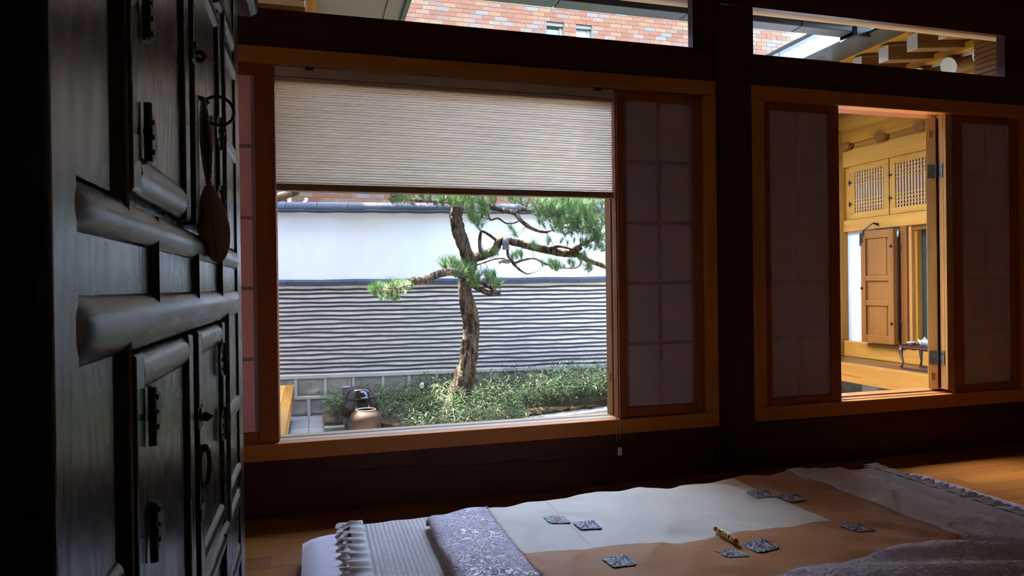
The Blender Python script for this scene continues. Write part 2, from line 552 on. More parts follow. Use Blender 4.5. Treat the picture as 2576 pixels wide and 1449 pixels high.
# bark
m_ = new_mat('bark')
nt = NT(m_)
v = coords(nt, (1, 1, 0.22))
n1 = nt.n('ShaderNodeTexNoise', Scale=34.0, Detail=5.0, Roughness=0.65, Distortion=1.2)
nt.l(v, n1.inputs['Vector'])
v2 = coords(nt, (1, 1, 0.5))
n2 = nt.n('ShaderNodeTexNoise', Scale=80.0, Detail=4.0)
nt.l(v2, n2.inputs['Vector'])
rv = ramp(nt, n1.outputs['Fac'], [(0.36, (0, 0, 0)), (0.47, (0.6, 0.6, 0.6)), (0.62, (1, 1, 1))])
mm = nt.n('ShaderNodeMath', operation='MULTIPLY_ADD')
nt.l(n2.outputs['Fac'], mm.inputs[0])
mm.inputs[1].default_value = 0.5
nt.l(rv.outputs[0], mm.inputs[2])
r = ramp(nt, mm.outputs[0], [(0.2, (0.022, 0.015, 0.011)), (0.7, (0.075, 0.052, 0.037)), (1.1, (0.13, 0.092, 0.064)), (1.4, (0.19, 0.135, 0.095))])
finish(nt, r.outputs[0], 0.9, 0.1, mm.outputs[0], 1.0, 0.015)
plain('twig_bark', (0.11, 0.08, 0.06), 0.9, 0.2, nscale=30, namp=0.3)

# needles
m_ = new_mat('pine_needle')
nt = NT(m_)
ge = nt.n('ShaderNodeNewGeometry')
r = ramp(nt, ge.outputs['Random Per Island'], [(0.0, (0.06, 0.16, 0.07)), (0.5, (0.12, 0.26, 0.10)), (0.85, (0.26, 0.40, 0.12)), (1.0, (0.42, 0.40, 0.16))])
d = nt.n('ShaderNodeBsdfPrincipled')
d.inputs['Roughness'].default_value = 0.45
nt.l(r.outputs[0], d.inputs['Base Color'])
t = nt.n('ShaderNodeBsdfTranslucent')
nt.l(r.outputs[0], t.inputs['Color'])
mx = nt.n('ShaderNodeMixShader')
mx.inputs[0].default_value = 0.45
o = nt.n('ShaderNodeOutputMaterial')
nt.l(d.outputs[0], mx.inputs[1])
nt.l(t.outputs[0], mx.inputs[2])
nt.l(mx.outputs[0], o.inputs['Surface'])

# ---------------------------------------------------------------- mesh helpers
WL = {}


class MB:
    def __init__(self):
        self.v, self.f = [], []

    def add(self, vs_, fs):
        k = len(self.v)
        self.v += [tuple(p) for p in vs_]
        self.f += [tuple(i + k for i in q) for q in fs]
        return self

    def box(self, x0, x1, y0, y1, z0, z1, fn=None):
        p = [(x0, y0, z0), (x1, y0, z0), (x1, y1, z0), (x0, y1, z0), (x0, y0, z1), (x1, y0, z1), (x1, y1, z1), (x0, y1, z1)]
        if fn:
            p = [fn(*q) for q in p]
        return self.add(p, [(3, 2, 1, 0), (4, 5, 6, 7), (0, 1, 5, 4), (1, 2, 6, 5), (2, 3, 7, 6), (3, 0, 4, 7)])

    def tube(self, pts, rad, n=8, cap=True, squash=None, wob=0.0):
        pts = [Vector(p) for p in pts]
        if isinstance(rad, (int, float)):
            rad = [rad] * len(pts)
        rings = []
        t0 = (pts[1] - pts[0]).normalized()
        a = t0.orthogonal().normalized()
        for i, p in enumerate(pts):
            if i == 0:
                t = (pts[1] - pts[0])
            elif i == len(pts) - 1:
                t = pts[-1] - pts[-2]
            else:
                t = (pts[i + 1] - pts[i]).normalized() + (pts[i] - pts[i - 1]).normalized()
            t.normalize()
            a = (a - t * a.dot(t)).normalized()
            b = t.cross(a)
            ring = []
            for k in range(n):
                th = 2 * math.pi * k / n
                rr_ = rad[i]
                if wob:
                    q = p + (a * math.cos(th) + b * math.sin(th)) * rr_
                    rr_ *= 1 + wob * (noise.noise(Vector((q.x * 28, q.y * 28, q.z * 9))) + 0.5 * noise.noise(q * 55))
                ring.append(p + (a * math.cos(th) + b * math.sin(th)) * rr_)
            rings.append(ring)
        vs_ = [q for rg in rings for q in rg]
        fs = []
        for i in range(len(rings) - 1):
            for k in range(n):
                fs.append((i * n + k, i * n + (k + 1) % n, (i + 1) * n + (k + 1) % n, (i + 1) * n + k))
        if cap:
            fs.append(tuple(reversed(range(n))))
            fs.append(tuple((len(rings) - 1) * n + k for k in range(n)))
        return self.add(vs_, fs)

    def lathe(self, prof, c=(0, 0, 0), n=32, cap=True):
        c = Vector(c)
        vs_, fs = [], []
        for (r_, z) in prof:
            for k in range(n):
                th = 2 * math.pi * k / n
                vs_.append(c + Vector((r_ * math.cos(th), r_ * math.sin(th), z)))
        m = len(prof)
        for i in range(m - 1):
            for k in range(n):
                fs.append((i * n + k, i * n + (k + 1) % n, (i + 1) * n + (k + 1) % n, (i + 1) * n + k))
        if cap:
            fs.append(tuple(reversed(range(n))))
            fs.append(tuple((m - 1) * n + k for k in range(n)))
        return self.add(vs_, fs)

    def prism(self, poly, a, b, fn):
        """poly of (p,q) extruded from a to b; fn(p,q,t)->xyz"""
        n = len(poly)
        vs_ = [fn(p, q, a) for p, q in poly] + [fn(p, q, b) for p, q in poly]
        fs = [tuple(reversed(range(n))), tuple(range(n, 2 * n))]
        for i in range(n):
            j = (i + 1) % n
            fs.append((i, j, n + j, n + i))
        return self.add(vs_, fs)

    def grid(self, nu, nv, fn):
        vs_ = [fn(i / nu, j / nv) for j in range(nv + 1) for i in range(nu + 1)]
        fs = [(j * (nu + 1) + i, j * (nu + 1) + i + 1, (j + 1) * (nu + 1) + i + 1, (j + 1) * (nu + 1) + i) for j in range(nv) for i in range(nu)]
        return self.add(vs_, fs)

    def mesh(self, name):
        me = bpy.data.meshes.new(name)
        me.from_pydata(self.v, [], self.f)
        me.validate()
        bm = bmesh.new()
        bm.from_mesh(me)
        bmesh.ops.recalc_face_normals(bm, faces=bm.faces)
        bm.to_mesh(me)
        bm.free()
        return me

    def build(self, name, mat, parent=None, smooth=False, bevel=0.0, solid=0.0, sub=0, loc=(0, 0, 0), rz=0.0, segs=2):
        me = self.mesh(name)
        return place(name, me, mat, parent, smooth, bevel, solid, sub, loc, rz, segs)


def place(name, me, mat, parent=None, smooth=False, bevel=0.0, solid=0.0, sub=0, loc=(0, 0, 0), rz=0.0, segs=2):
    if mat is not None and not me.materials:
        me.materials.append(MAT[mat])
    if smooth:
        for p in me.polygons:
            p.use_smooth = True
    ob = bpy.data.objects.new(name, me)
    COL.objects.link(ob)
    ob.location = loc
    ob.rotation_euler = (0, 0, rz)
    WL[ob.name] = Matrix.Translation(loc) @ Matrix.Rotation(rz, 4, 'Z')
    if parent is not None:
        ob.parent = parent
        ob.matrix_parent_inverse = WL[parent.name].inverted()
    if solid:
        md = ob.modifiers.new('solid', 'SOLIDIFY')
        md.thickness = solid
        md.offset = -1
    if bevel:
        md = ob.modifiers.new('bevel', 'BEVEL')
        md.width = bevel
        md.segments = segs
        md.limit_method = 'ANGLE'
        md.angle_limit = math.radians(40)
    if sub:
        md = ob.modifiers.new('sub', 'SUBSURF')
        md.levels = sub
        md.render_levels = sub
    return ob


def tag(ob, label=None, cat=None, group=None, kind=None):
    if label:
        ob['label'] = label
    if cat:
        ob['category'] = cat
    if group:
        ob['group'] = group
    if kind:
        ob['kind'] = kind
    return ob


def thing(name, label, cat, loc=(0, 0, 0), group=None, kind=None):
    ob = bpy.data.objects.new(name, None)
    COL.objects.link(ob)
    ob.location = loc
    ob.empty_display_size = 0.1
    WL[ob.name] = Matrix.Translation(loc)
    return tag(ob, label, cat, group, kind)


def bx(name, mat, parent, x0, x1, y0, y1, z0, z1, bevel=0.002, **kw):
    return MB().box(x0, x1, y0, y1, z0, z1).build(name, mat, parent, bevel=bevel, **kw)


# ---------------------------------------------------------------- room shell
ROOM_L, ROOM_R, ROOM_B, CEIL = -0.62, 4.3, -4.6, 2.42
fl = thing('floor', 'glossy orange brown plank floor of the room', None, (0, 0, 0), kind='structure')
bx('subfloor', 'soil', fl, ROOM_L, ROOM_R, ROOM_B, 0.02, -0.12, -0.016, 0)
PW, PL = 0.098, 0.92
rows = int(4.62 / PW)
pm = MB().box(0.0006, PL - 0.0006, -PW + 0.0006, -0.0006, -0.016, 0.0).mesh('plank')
far_planks = MB()
for i in range(rows):
    off = -((i * 0.37) % 1.0) * PL
    x = ROOM_L + off
    y1 = 0.01 - i * PW
    while x < ROOM_R:
        if i < 18 and x > ROOM_L - 0.5 and x + PL < ROOM_R + 0.6 and x > ROOM_L:
            place('plank', pm, 'floor_wood', fl, loc=(x, y1, 0))
        else:
            a, b = max(x, ROOM_L), min(x + PL, ROOM_R)
            if b - a > 0.02:
                if i < 18:
                    MB().box(0.0006, b - a - 0.0006, -PW + 0.0006, -0.0006, -0.016, 0.0).build('plank', 'floor_wood', fl, loc=(a, y1, 0))
                else:
                    far_planks.box(a + 0.0006, b - 0.0006, max(ROOM_B, y1 - PW + 0.0006), y1 - 0.0006, -0.016, 0.0)
        x += PL
tag(far_planks.build('planks', 'floor_wood', fl), kind='stuff')

tag(bx('ceiling', 'ceiling_wood', None, ROOM_L - 0.1, ROOM_R + 0.1, ROOM_B - 0.1, 0.2, CEIL, CEIL + 0.08, 0), kind='structure')
tag(bx('wall_left', 'wall_paper', None, ROOM_L - 0.12, ROOM_L, ROOM_B - 0.1, 0.2, -0.1, CEIL, 0), kind='structure')
tag(bx('wall_right', 'wall_paper', None, ROOM_R, ROOM_R + 0.12, ROOM_B - 0.1, 0.2, -0.1, CEIL, 0), kind='structure')
tag(bx('wall_back', 'wall_paper', None, ROOM_L, ROOM_R, ROOM_B - 0.1, ROOM_B, -0.1, CEIL, 0), kind='structure')

wf = thing('wall_front', 'dark red brown timber framed window wall', None, (1.8, 0.1, 0), kind='structure')
YB0, YB1 = 0.008, 0.18
# lower beam with a long drying crack
cr = MB()
cr.box(ROOM_L, 1.717, YB0, YB1, -0.12, 0.212)
cr.build('lower_beam', 'beam_wood', wf, bevel=0.004)
ck = MB()
pts = [at(x, y, 2.7 + YB0 - 0.001) for x, y in ((800, 1188), (860, 1186), (930, 1180), (1000, 1175), (1080, 1174), (1150, 1172), (1230, 1168), (1300, 1158), (1380, 1159), (1460, 1152), (1530, 1150))]
ck.tube(pts, [0.0004] + [0.0013] * 9 + [0.0004], 5)
ck.build('crack', 'black_rubber', wf)
bx('lower_beam', 'beam_wood', wf, 1.903, ROOM_R, YB0, YB1, -0.12, 0.212, 0.004)
bx('lintel_beam', 'beam_wood', wf, ROOM_L, 1.717, YB0, YB1, 1.738, 1.884, 0.004)
bx('lintel_beam', 'beam_wood', wf, 1.903, ROOM_R, YB0, YB1, 1.738, 1.880, 0.004)
MB().prism([(YB0 - 0.01, 2.085), (YB1, 2.150), (YB1, CEIL + 0.1), (YB0 - 0.01, CEIL + 0.1)], ROOM_L, ROOM_R, lambda p, q, t_: (t_, p, q)).build('top_beam', 'beam_wood', wf)
bx('post', 'post_wood', wf, 1.717, 1.903, YB0 - 0.012, YB1, -0.015, 2.085, 0.006)
bx('post', 'post_wood', wf, 3.60, 3.78, YB0 - 0.012, YB1, 0.0, 2.085, 0.006)
bx('wall_panel', 'wall_paper', wf, 3.78, ROOM_R, 0.05, YB1, 0.212, 1.738, 0)
bx('wall_panel', 'wall_paper', wf, 3.78, ROOM_R, 0.05, YB1, 1.88, 2.15, 0)
bx('wall_panel', 'beam_wood', wf, 3.562, 3.60, 0.02, YB1, 0.212, 1.738, 0)
bx('post', 'post_wood', wf, ROOM_L, ROOM_L + 0.02, YB0, YB1, 0.212, 2.085, 0.002)


def window(n, label, x0, x1, z0, z1, wd, y0=-0.006, y1=0.16, yh=0.16, ys=0.16):
    w = thing('window_%d' % n, label, None, ((x0 + x1) / 2, 0, z0), kind='structure')
    bx('casing_head', 'casing_wood', w, x0, x1, y0, yh, z1 - wd, z1, 0.003)
    bx('casing_sill', 'casing_wood', w, x0, x1, y0, ys, z0, z0 + wd, 0.003)
    bx('casing_side', 'casing_wood_up', w, x0, x0 + wd, y0, y1, z0 + wd, z1 - wd, 0.003)
    bx('casing_side', 'casing_wood_up', w, x1 - wd, x1, y0, y1, z0 + wd, z1 - wd, 0.003)
    return w


C1 = dict(x0=-0.612, x1=1.719, z0=0.212, z1=1.738)
w1 = window(1, 'large window with orange brown wooden casing', wd=0.062, ys=0.044, **C1)
# opening of window 1: jambs of several strips, sill track and fixed glass
OX0, OX1, OZ0, OZ1 = -0.131, 1.238, 0.278, 1.676
bx('glow_backing', 'glow_backing', w1, -0.552, OX0 - 0.02, 0.118, 0.122, 0.274, 1.676, 0)  # unseen orange layer added to make the left screen glow
bx('back_panel', 'screen_wood', w1, OX1 + 0.036, 1.657, 0.062, 0.15, 0.274, 1.676, 0)
for (a, b, mt) in ((0.046, 0.058, 'jamb_wood'), (0.072, 0.112, 'jamb_wood')):
    bx('jamb_strip', mt, w1, OX1 + 0.004, OX1 + 0.034, a, b, OZ0, OZ1, 0.0015)
    bx('jamb_strip', 'sash_wood', w1, OX0 - 0.02, OX0 - 0.003, a, b, OZ0, OZ1, 0.0015)
bx('jamb_groove', 'screen_wood', w1, OX1 + 0.016, OX1 + 0.036, 0.044, 0.15, OZ0, OZ1, 0)
bx('mortise', 'black_rubber', w1, OX1 + 0.0035, OX1 + 0.006, 0.082, 0.086, 0.42, 0.46, 0)
bx('mortise', 'black_rubber', w1, OX1 + 0.0035, OX1 + 0.006, 0.094, 0.098, 0.42, 0.46, 0)
bx('sill_track', 'track_beige', w1, OX0, OX1 + 0.03, 0.044, 0.090, 0.212, 0.2745, 0.001)
bx('gasket', 'black_rubber', w1, OX0, OX1 + 0.03, 0.090, 0.112, 0.212, 0.2735, 0)
bx('glass_rail', 'sash_wood', w1, -0.552, 1.657, 0.112, 0.17, 0.212, 0.2715, 0.002)
bx('glass_stile', 'sash_wood', w1, OX0 - 0.02, OX0 - 0.001, 0.112, 0.15, 0.2715, OZ1, 0.001)
bx('glass_stile', 'jamb_wood', w1, OX1 + 0.012, OX1 + 0.034, 0.112, 0.15, 0.2715, OZ1, 0.001)
bx('glass_pane', 'window_glass', w1, OX0 - 0.002, OX1 + 0.014, 0.128, 0.132, 0.270, OZ1, 0)

C2 = dict(x0=1.901, x1=3.562, z0=0.216, z1=1.736)
w2 = window(2, 'window with open wooden shutter and orange brown casing', wd=0.066, yh=0.044, **C2)
PX0, PX1 = 2.388, 3.022
bx('back_panel', 'screen_wood', w2, 1.965, PX0 - 0.02, 0.062, 0.15, 0.28, 1.736, 0)
bx('back_panel', 'screen_wood', w2, PX1 + 0.10, 3.498, 0.062, 0.15, 0.28, 1.736, 0)
for k, (a, b, dx) in enumerate(((0.010, 0.016, 0.0), (0.019, 0.027, 0.003), (0.030, 0.056, 0.005))):
    bx('jamb_strip', 'shutter_wood_lit', w2, PX1 + dx, PX1 + 0.042, a, b, 0.30, 1.684, 0.0015)
    bx('jamb_strip', 'jamb_wood', w2, PX0 - 0.05, PX0 - 0.022 - dx, a, b, 0.30, 1.684, 0.0015)
bx('head_strip', 'sash_wood', w2, PX0 - 0.05, PX1 + 0.05, 0.046, 0.07, 1.676, 1.736, 0.0015)
bx('head_strip', 'screen_wood', w2, PX0 - 0.05, PX1 + 0.05, 0.076, 0.16, 1.682, 1.736, 0.0015)
bx('sill_track', 'jamb_wood', w2, PX0 - 0.05, PX1 + 0.05, 0.03, 0.075, 0.275, 0.285, 0.001)
bx('sill_track', 'jamb_wood', w2, PX0 - 0.05, PX1 + 0.05, 0.082, 0.16, 0.275, 0.290, 0.0015)

# outside shutter leaf of window 2, folded back against the outer wall
ang = math.radians(60)
HP = Vector((3.014, 0.066, 0))
ld = Vector((math.sin(ang), math.cos(ang), 0))
ln_ = Vector((-ld.y, ld.x, 0))


def leaf_xyz(u, t, z):
    p = HP + ld * u + ln_ * t
    return (p.x, p.y, z)


sh = MB().box(0, 0.045, -0.005, 0.040, 0.296, 1.668, leaf_xyz).build('shutter_stile', 'shutter_wood_lit', w2, bevel=0.002)
MB().box(0.045, 0.42, 0.0, 0.03, 0.296, 1.668, leaf_xyz).build('shutter_board', 'door_wood', w2, bevel=0.002)
for z in (1.395, 0.455):
    hg = MB()
    hg.box(PX1 + 0.0005, PX1 + 0.0045, 0.030, 0.056, z - 0.035, z + 0.035)
    hg.tube([(PX1 - 0.004, 0.061, z - 0.036), (PX1 - 0.004, 0.061, z + 0.036)], 0.006, 10)
    hg.box(-0.0035, 0.0, -0.002, 0.032, z - 0.035, z + 0.035, leaf_xyz)
    h = hg.build('hinge', 'hinge_steel', w2)
    sc_ = MB()
    for dy in (0.037, 0.048):
        for dz in (-0.02, 0.02):
            sc_.tube([(PX1 - 0.0006, dy, z + dz), (PX1 + 0.001, dy, z + dz)], 0.0025, 8)
    sc_.build('screw', 'iron', h)
for z in (1.585, 0.36):
    for t in (0.010, 0.018):
        MB().box(-0.001, 0.001, t, t + 0.003, z - 0.018, z + 0.018, leaf_xyz).build('mortise', 'beam_wood', w2)

# transom windows
for n, lab, x0, x1, z0, z1 in ((3, 'narrow transom window above the large window', ROOM_L + 0.02, 1.660, 1.880, 2.085), (4, 'narrow transom window above the shutter window', 1.903, 3.430, 1.876, 2.085)):
    w = thing('window_%d' % n, lab, None, ((x0 + x1) / 2, 0, z0), kind='structure')
    fx0 = x0 if n == 3 else 1.918
    xi, xo = (1.612, 1.702) if n == 3 else (3.400, 3.596)
    z1 = 2.16
    MB().prism([(0.0, xi), (0.05, xi + 0.006), (0.165, xo + 0.006), (YB1, xo + 0.006), (YB1, xo + 0.05), (0.0, xo + 0.05)], z0, z1, lambda p, q, t_: (q, p, t_)).build('frame_side', 'post_wood', w)
    bx('lit_edge', 'frame_white', w, xo - 0.004, xo + 0.005, 0.135, 0.172, z0, z1, 0)  # white strip stands for the sunlit edge of the reveal
    bx('frame_head', 'sash_wood', w, x0, xo, 0.120, 0.172, 2.128, 2.15, 0.001)
    if n == 4:
        bx('frame_side', 'post_wood', w, x0, fx0, 0.0, YB1, z0, z1, 0.001)
    bx('glass_pane', 'window_glass', w, fx0, xo, 0.142, 0.146, z0 + 0.002, 2.13, 0)

# ---------------------------------------------------------------- sliding paper screens
ZB = [0.588, 0.849, 1.109, 1.373]


def screen(label, x0, x1, px0, px1, bar='screen_paper_bar'):
    t = thing('paper_screen', label, 'paper screen', ((x0 + x1) / 2, 0.03, 0.278), 'sliding paper screens in the window casings')
    y0, y1 = 0.008, 0.044
    zb, zt = 0.278, 1.673
    bx('stile', 'screen_wood', t, x0, px0, y0, y1, zb, zt, 0.0025)
    bx('stile', 'screen_wood', t, px1, x1, y0, y1, zb, zt, 0.0025)
    bx('rail', 'screen_wood', t, px0, px1, y0, y1, zb, 0.318, 0.0025)
    bx('rail', 'screen_wood', t, px0, px1, y0, y1, 1.634, zt, 0.0025)
    edges = [0.318] + ZB + [1.634]
    xm = (px0 + px1) / 2
    for (a, b) in ((px0, xm), (xm, px1)):
        for k in range(5):
            bx('paper_pane', 'screen_paper', t, a, b, 0.020, 0.022, edges[k], edges[k + 1], 0)
    for z in ZB:
        bx('lattice_bar', bar, t, px0, px1, 0.0185, 0.0198, z - 0.007, z + 0.007, 0)
    bx('lattice_bar', bar, t, xm - 0.0075, xm + 0.0075, 0.0183, 0.0198, 0.318, 1.634, 0)
    for a in (px0, px1 - 0.014):
        bx('lattice_bar', bar, t, a, a + 0.014, 0.0183, 0.0198, 0.318, 1.634, 0)
    return t


screen('paper screen half hidden behind the black cabinet, left of the blind', -0.552, OX0, -0.512, -0.201)
screen('paper screen with clear lattice grid right beside the pleated blind', OX1, 1.657, 1.284, 1.612)
screen('dim paper screen between dark post and open shutter window', 1.968, PX0 - 0.004, 2.005, 2.327, 'paper_bar_soft')
screen('paper screen at far right, right of the open shutter window', PX1 + 0.044, 3.494, 3.126, 3.442, 'paper_bar_soft')

# ---------------------------------------------------------------- pleated blind
bl = thing('pleated_blind', 'beige pleated blind drawn halfway down the large window', 'blind', (0.55, 0.02, 1.21))
bx('head_rail', 'blind_rail', bl, OX0 + 0.001, OX1 - 0.003, 0.002, 0.043, 1.634, 1.672, 0.003)
bx('head_rail_lip', 'blind_rail', bl, OX0 + 0.001, OX1 - 0.003, 0.0, 0.043, 1.616, 1.632, 0.002)
bx('end_cap', 'cord_white', bl, OX1 - 0.0028, OX1 - 0.0008, 0.002, 0.043, 1.618, 1.672, 0.001)
for x in (-0.02, 1.145):
    bx('clip', 'iron', bl, x, x + 0.028, -0.003, 0.012, 1.662, 1.674, 0.001)
NP = 37
zs0, zs1 = 1.238, 1.616
pb = MB()


def pleat(u, v_):
    k = round(v_ * NP * 2)
    yy = 0.016 if k % 2 else 0.028
    x = OX0 + 0.002 + u * (OX1 - OX0 - 0.010)
    return (x, yy + 0.0015 * math.sin(x * 9 + k), zs0 + (zs1 - zs0) * v_)


pb.grid(24, NP * 2, pleat)
pb.build('pleated_fabric', 'blind_fabric', bl)
bx('foot_rail', 'blind_foot', bl, OX0 + 0.002, OX1 - 0.006, 0.008, 0.044, 1.212, 1.238, 0.004)
for x in (1.2205, 1.2365):
    MB().tube([(x, -0.012, 1.655), (x + 0.0005, -0.013, 0.95), (x - 0.0005, -0.013, 0.20), (x * 0.3 + 0.857, -0.013, 0.168)], 0.0013, 6).build('cord', 'cord_white', bl)
tg = bx('cord_weight', 'clear_plastic', bl, 1.206, 1.243, -0.017, -0.009, 0.112, 0.172, 0.003)
MB().tube([(1.2255, -0.013, 0.17), (1.2265, -0.013, 0.178), (1.2285, -0.013, 0.186), (1.23, -0.013, 0.193)], [0.006, 0.005, 0.003, 0.002], 8).build('cord_knob', 'iron', bl)
bx('tag', 'tag_white', bl, 1.2215, 1.2405, -0.0185, -0.0172, 0.124, 0.158, 0)

# ---------------------------------------------------------------- black cabinet on the left
XF = -0.125                       # front plane of the stiles
YC = lambda yd: yd - 2.7          # distance from camera -> world Y
cab = thing('wardrobe_chest', 'black lacquered wooden chest with carved rails, panelled doors and iron hinges', 'cabinet', (-0.34, YC(0.86), 0))
Y0, Y1 = YC(0.392), YC(1.330)
bx('body', 'lacquer_stile', cab, -0.575, -0.140, Y0 + 0.004, Y1 - 0.004, 0.14, 1.345, 0.003)
for ya, yb in ((Y0, YC(0.436)), (YC(1.262), Y1)):
    bx('stile', 'lacquer_stile', cab, -0.170, XF, ya, yb, 0.0, 1.345, 0.004, segs=4)
for ya, yb in ((Y0, YC(0.436)), (YC(1.262), Y1)):
    bx('leg', 'lacquer_stile', cab, -0.575, -0.52, ya, yb, 0.0, 0.14, 0.004)


def half_round(name, z0, z1, ya, yb, bulge, base=-0.140, n=24, mat='lacquer_rail', par=None):
    zc, hh = (z0 + z1) / 2, (z1 - z0) / 2
    poly = [(base, z0), (base, z1)]
    for k in range(n + 1):
        th = math.pi / 2 - math.pi * k / n
        c, s_ = math.cos(th), math.sin(th)
        e = 0.75
        poly.append((base + 0.004 + (bulge - base - 0.004) * (abs(c) ** e), zc + hh * s_))
    m = MB()
    npl = len(poly)
    vs_, fs = [], []
    rings = [(ya - 0.012, 0.0), (ya, 0.5), (ya + 0.010, 0.8), (ya + 0.025, 1.0), (yb - 0.03, 1.0), (yb - 0.010, 0.8), (yb, 0.5), (yb + 0.012, 0.0)] if yb - ya > 0.5 else [(ya, 1.0), (yb, 1.0)]
    for t_, f_ in rings:
        for p, q in poly:
            pp_ = p
            if p > base + 0.004:
                pp_ = base + 0.013 + (p - base - 0.013) * f_ if p > base + 0.013 else p
            vs_.append((pp_, t_, q))
    for i in range(len(rings) - 1):
        for k in range(npl):
            fs.append((i * npl + k, i * npl + (k + 1) % npl, (i + 1) * npl + (k + 1) % npl, (i + 1) * npl + k))
    fs.append(tuple(range(npl)))
    fs.append(tuple((len(rings) - 1) * npl + k for k in range(npl)))
    m.add(vs_, fs)
    ob = m.build(name, mat, par or cab, bevel=0, smooth=True)
    md = ob.modifiers.new('edges', 'EDGE_SPLIT')
    md.split_angle = math.radians(35)
    return ob


def ridge(name, ya, yb, z0, z1, apex, base=-0.138, par=None, sharp=0.35):
    yc = (ya + yb) / 2
    w_ = (yb - ya) / 2
    poly = [(base, ya), (apex - 0.0012, yc - w_ * 0.14), (apex, yc), (apex - 0.0012, yc + w_ * 0.14), (base, yb)]
    return MB().prism(poly, z0, z1, lambda p, q, t_: (p, q, t_)).build(name, 'lacquer_stile', par or cab)


YA, YZ = YC(0.434), YC(1.264)
rails = [(0.880, 0.912, -0.1205), (0.803, 0.847, -0.1195), (1.247, 1.283, -0.122), (0.478, 0.512, -0.122), (0.385, 0.418, -0.122), (0.14, 0.18, -0.123)]
for z0, z1, b in rails:
    half_round('rail', z0, z1, YA, YZ, b)
# row of small panels between the rails, and the rows above and below the doors
for za, zb in ((0.842, 0.884), (1.278, 1.345), (0.414, 0.482)):
    ys = [0.434, 0.6265, 0.8335, 1.039, 1.264]
    for k in range(4):
        bx('small_panel', 'lacquer_panel', cab, -0.145, -0.1282, YC(ys[k]) + 0.003, YC(ys[k + 1]) - 0.003, za, zb, 0.001)
    for k in (1, 2, 3):
        ridge('mullion', YC(ys[k]) - 0.0115, YC(ys[k]) + 0.0115, za - 0.030, zb + 0.024, -0.1216)
bx('lower_panel', 'lacquer_panel', cab, -0.145, -0.1282, YA, YZ, 0.175, 0.39, 0.001)
# two tiers: side panels, ridged uprights and doors
for za, zb, cross in ((0.913, 1.252, (1.073, 1.215)), (0.508, 0.808, (0.655, 0.54))):
    for ya, yb in ((0.434, 0.512), (1.118, 1.264)):
        bx('side_panel', 'lacquer_panel', cab, -0.145, -0.1282, YC(ya), YC(yb), za, zb, 0.001)
        for zc in cross:
            half_round('cross_rail', zc - 0.014, zc + 0.014, YC(ya), YC(yb), -0.1225, -0.136)
    for ya, yb in ((0.512, 0.552), (1.082, 1.120)):
        ridge('upright', YC(ya), YC(yb), za - 0.022, zb + 0.022, -0.1214)
DOORS = [(0.556, 0.806, -1), (0.838, 1.080, 1)]
for tier, (za, zb) in enumerate(((0.920, 1.243), (0.515, 0.801))):
    for ya, yb, side in DOORS:
        d_ = MB().box(-0.150, -0.1295, YC(ya) + 0.02, YC(yb) - 0.02, za + 0.02, zb - 0.02).build('door', 'lacquer_panel', cab)
        sw = 0.030
        for (a, b) in ((ya, ya + sw), (yb - sw, yb)):
            bx('door_stile', 'lacquer_stile', d_, -0.150, -0.1245, YC(a), YC(b), za, zb, 0.0035, segs=3)
        for (a, b) in ((za, za + 0.036), (zb - 0.033, zb)):
            half_round('door_rail', a, b, YC(ya + sw - 0.002), YC(yb - sw + 0.002), -0.1242, -0.142, par=d_)
        # half-oval iron hinges near the uprights
        hy = ya if side < 0 else yb
        for hz in ((za + 0.05, za + 0.145) if tier == 0 else (zb - 0.051, zb - 0.141)):
            poly = []
            for k in range(13):
                th = -math.pi / 2 + math.pi * k / 12
                poly.append((-side * 0.004 + side * 0.042 * -math.cos(th) * 0.9, 0.0235 * math.sin(th)))
            yc = YC(hy) + (0.040 if side < 0 else -0.040) * 1.0
            hgm = MB().prism(poly, -0.1250, -0.1225, lambda p, q, t_: (t_, yc + p + side * 0.006, hz + q))
            hgm.build('hinge', 'iron', d_)
            kb = MB()
            kb.tube([(-0.1215, yc + side * 0.004, hz - 0.0225), (-0.1215, yc + side * 0.004, hz + 0.0225)], 0.0030, 8)
            kb.tube([(-0.124, yc + side * 0.006, hz), (-0.1175, yc + side * 0.006, hz)], 0.003, 8)
            for q in (-0.012, 0.0, 0.012):
                kb.tube([(-0.124, yc - side * 0.016, hz + q), (-0.1205, yc - side * 0.016, hz + q)], 0.0022, 6)
            kb.build('hinge_pin', 'iron', d_)
        if side > 0:
            # lock plate, staple and pull
            lz = za + 0.19 if tier == 0 else za + 0.19
            yk = YC(ya + 0.010)
            MB().box(-0.1260, -0.1225, yk - 0.030, yk + 0.012, lz - 0.012, lz + 0.012).build('lock_plate', 'iron', d_, bevel=0.002)
            st = MB()
            st.tube([(-0.132, yk - 0.008, lz), (-0.118, yk - 0.008, lz + 0.003), (-0.114, yk - 0.004, lz), (-0.118, yk, lz - 0.004), (-0.132, yk, lz)], 0.0028, 8)
            st.tube([(-0.132, yk - 0.018, lz + 0.006), (-0.121, yk - 0.018, lz + 0.006)], [0.004, 0.006], 8)
            st.build('staple', 'iron', d_, smooth=True)
            if tier == 1:
                lo = MB()
                c = Vector((-0.122, yk + 0.004, lz - 0.058))
                lo.tube([c + Vector((0.004 * math.cos(a_), 0.010 * math.cos(a_), 0.023 * math.sin(a_))) for a_ in [2 * math.pi * k / 20 for k in range(21)]], 0.0026, 8, cap=False)
                lo.tube([c + Vector((-0.01, 0, 0.02)), c + Vector((0.004, 0, 0.02))], 0.004, 8)
                lo.build('pull_loop', 'iron', d_, smooth=True)
                MB().box(-0.1260, -0.1225, yk - 0.018, yk + 0.010, lz - 0.115, lz - 0.10).build('lock_plate', 'iron', d_, bevel=0.002)
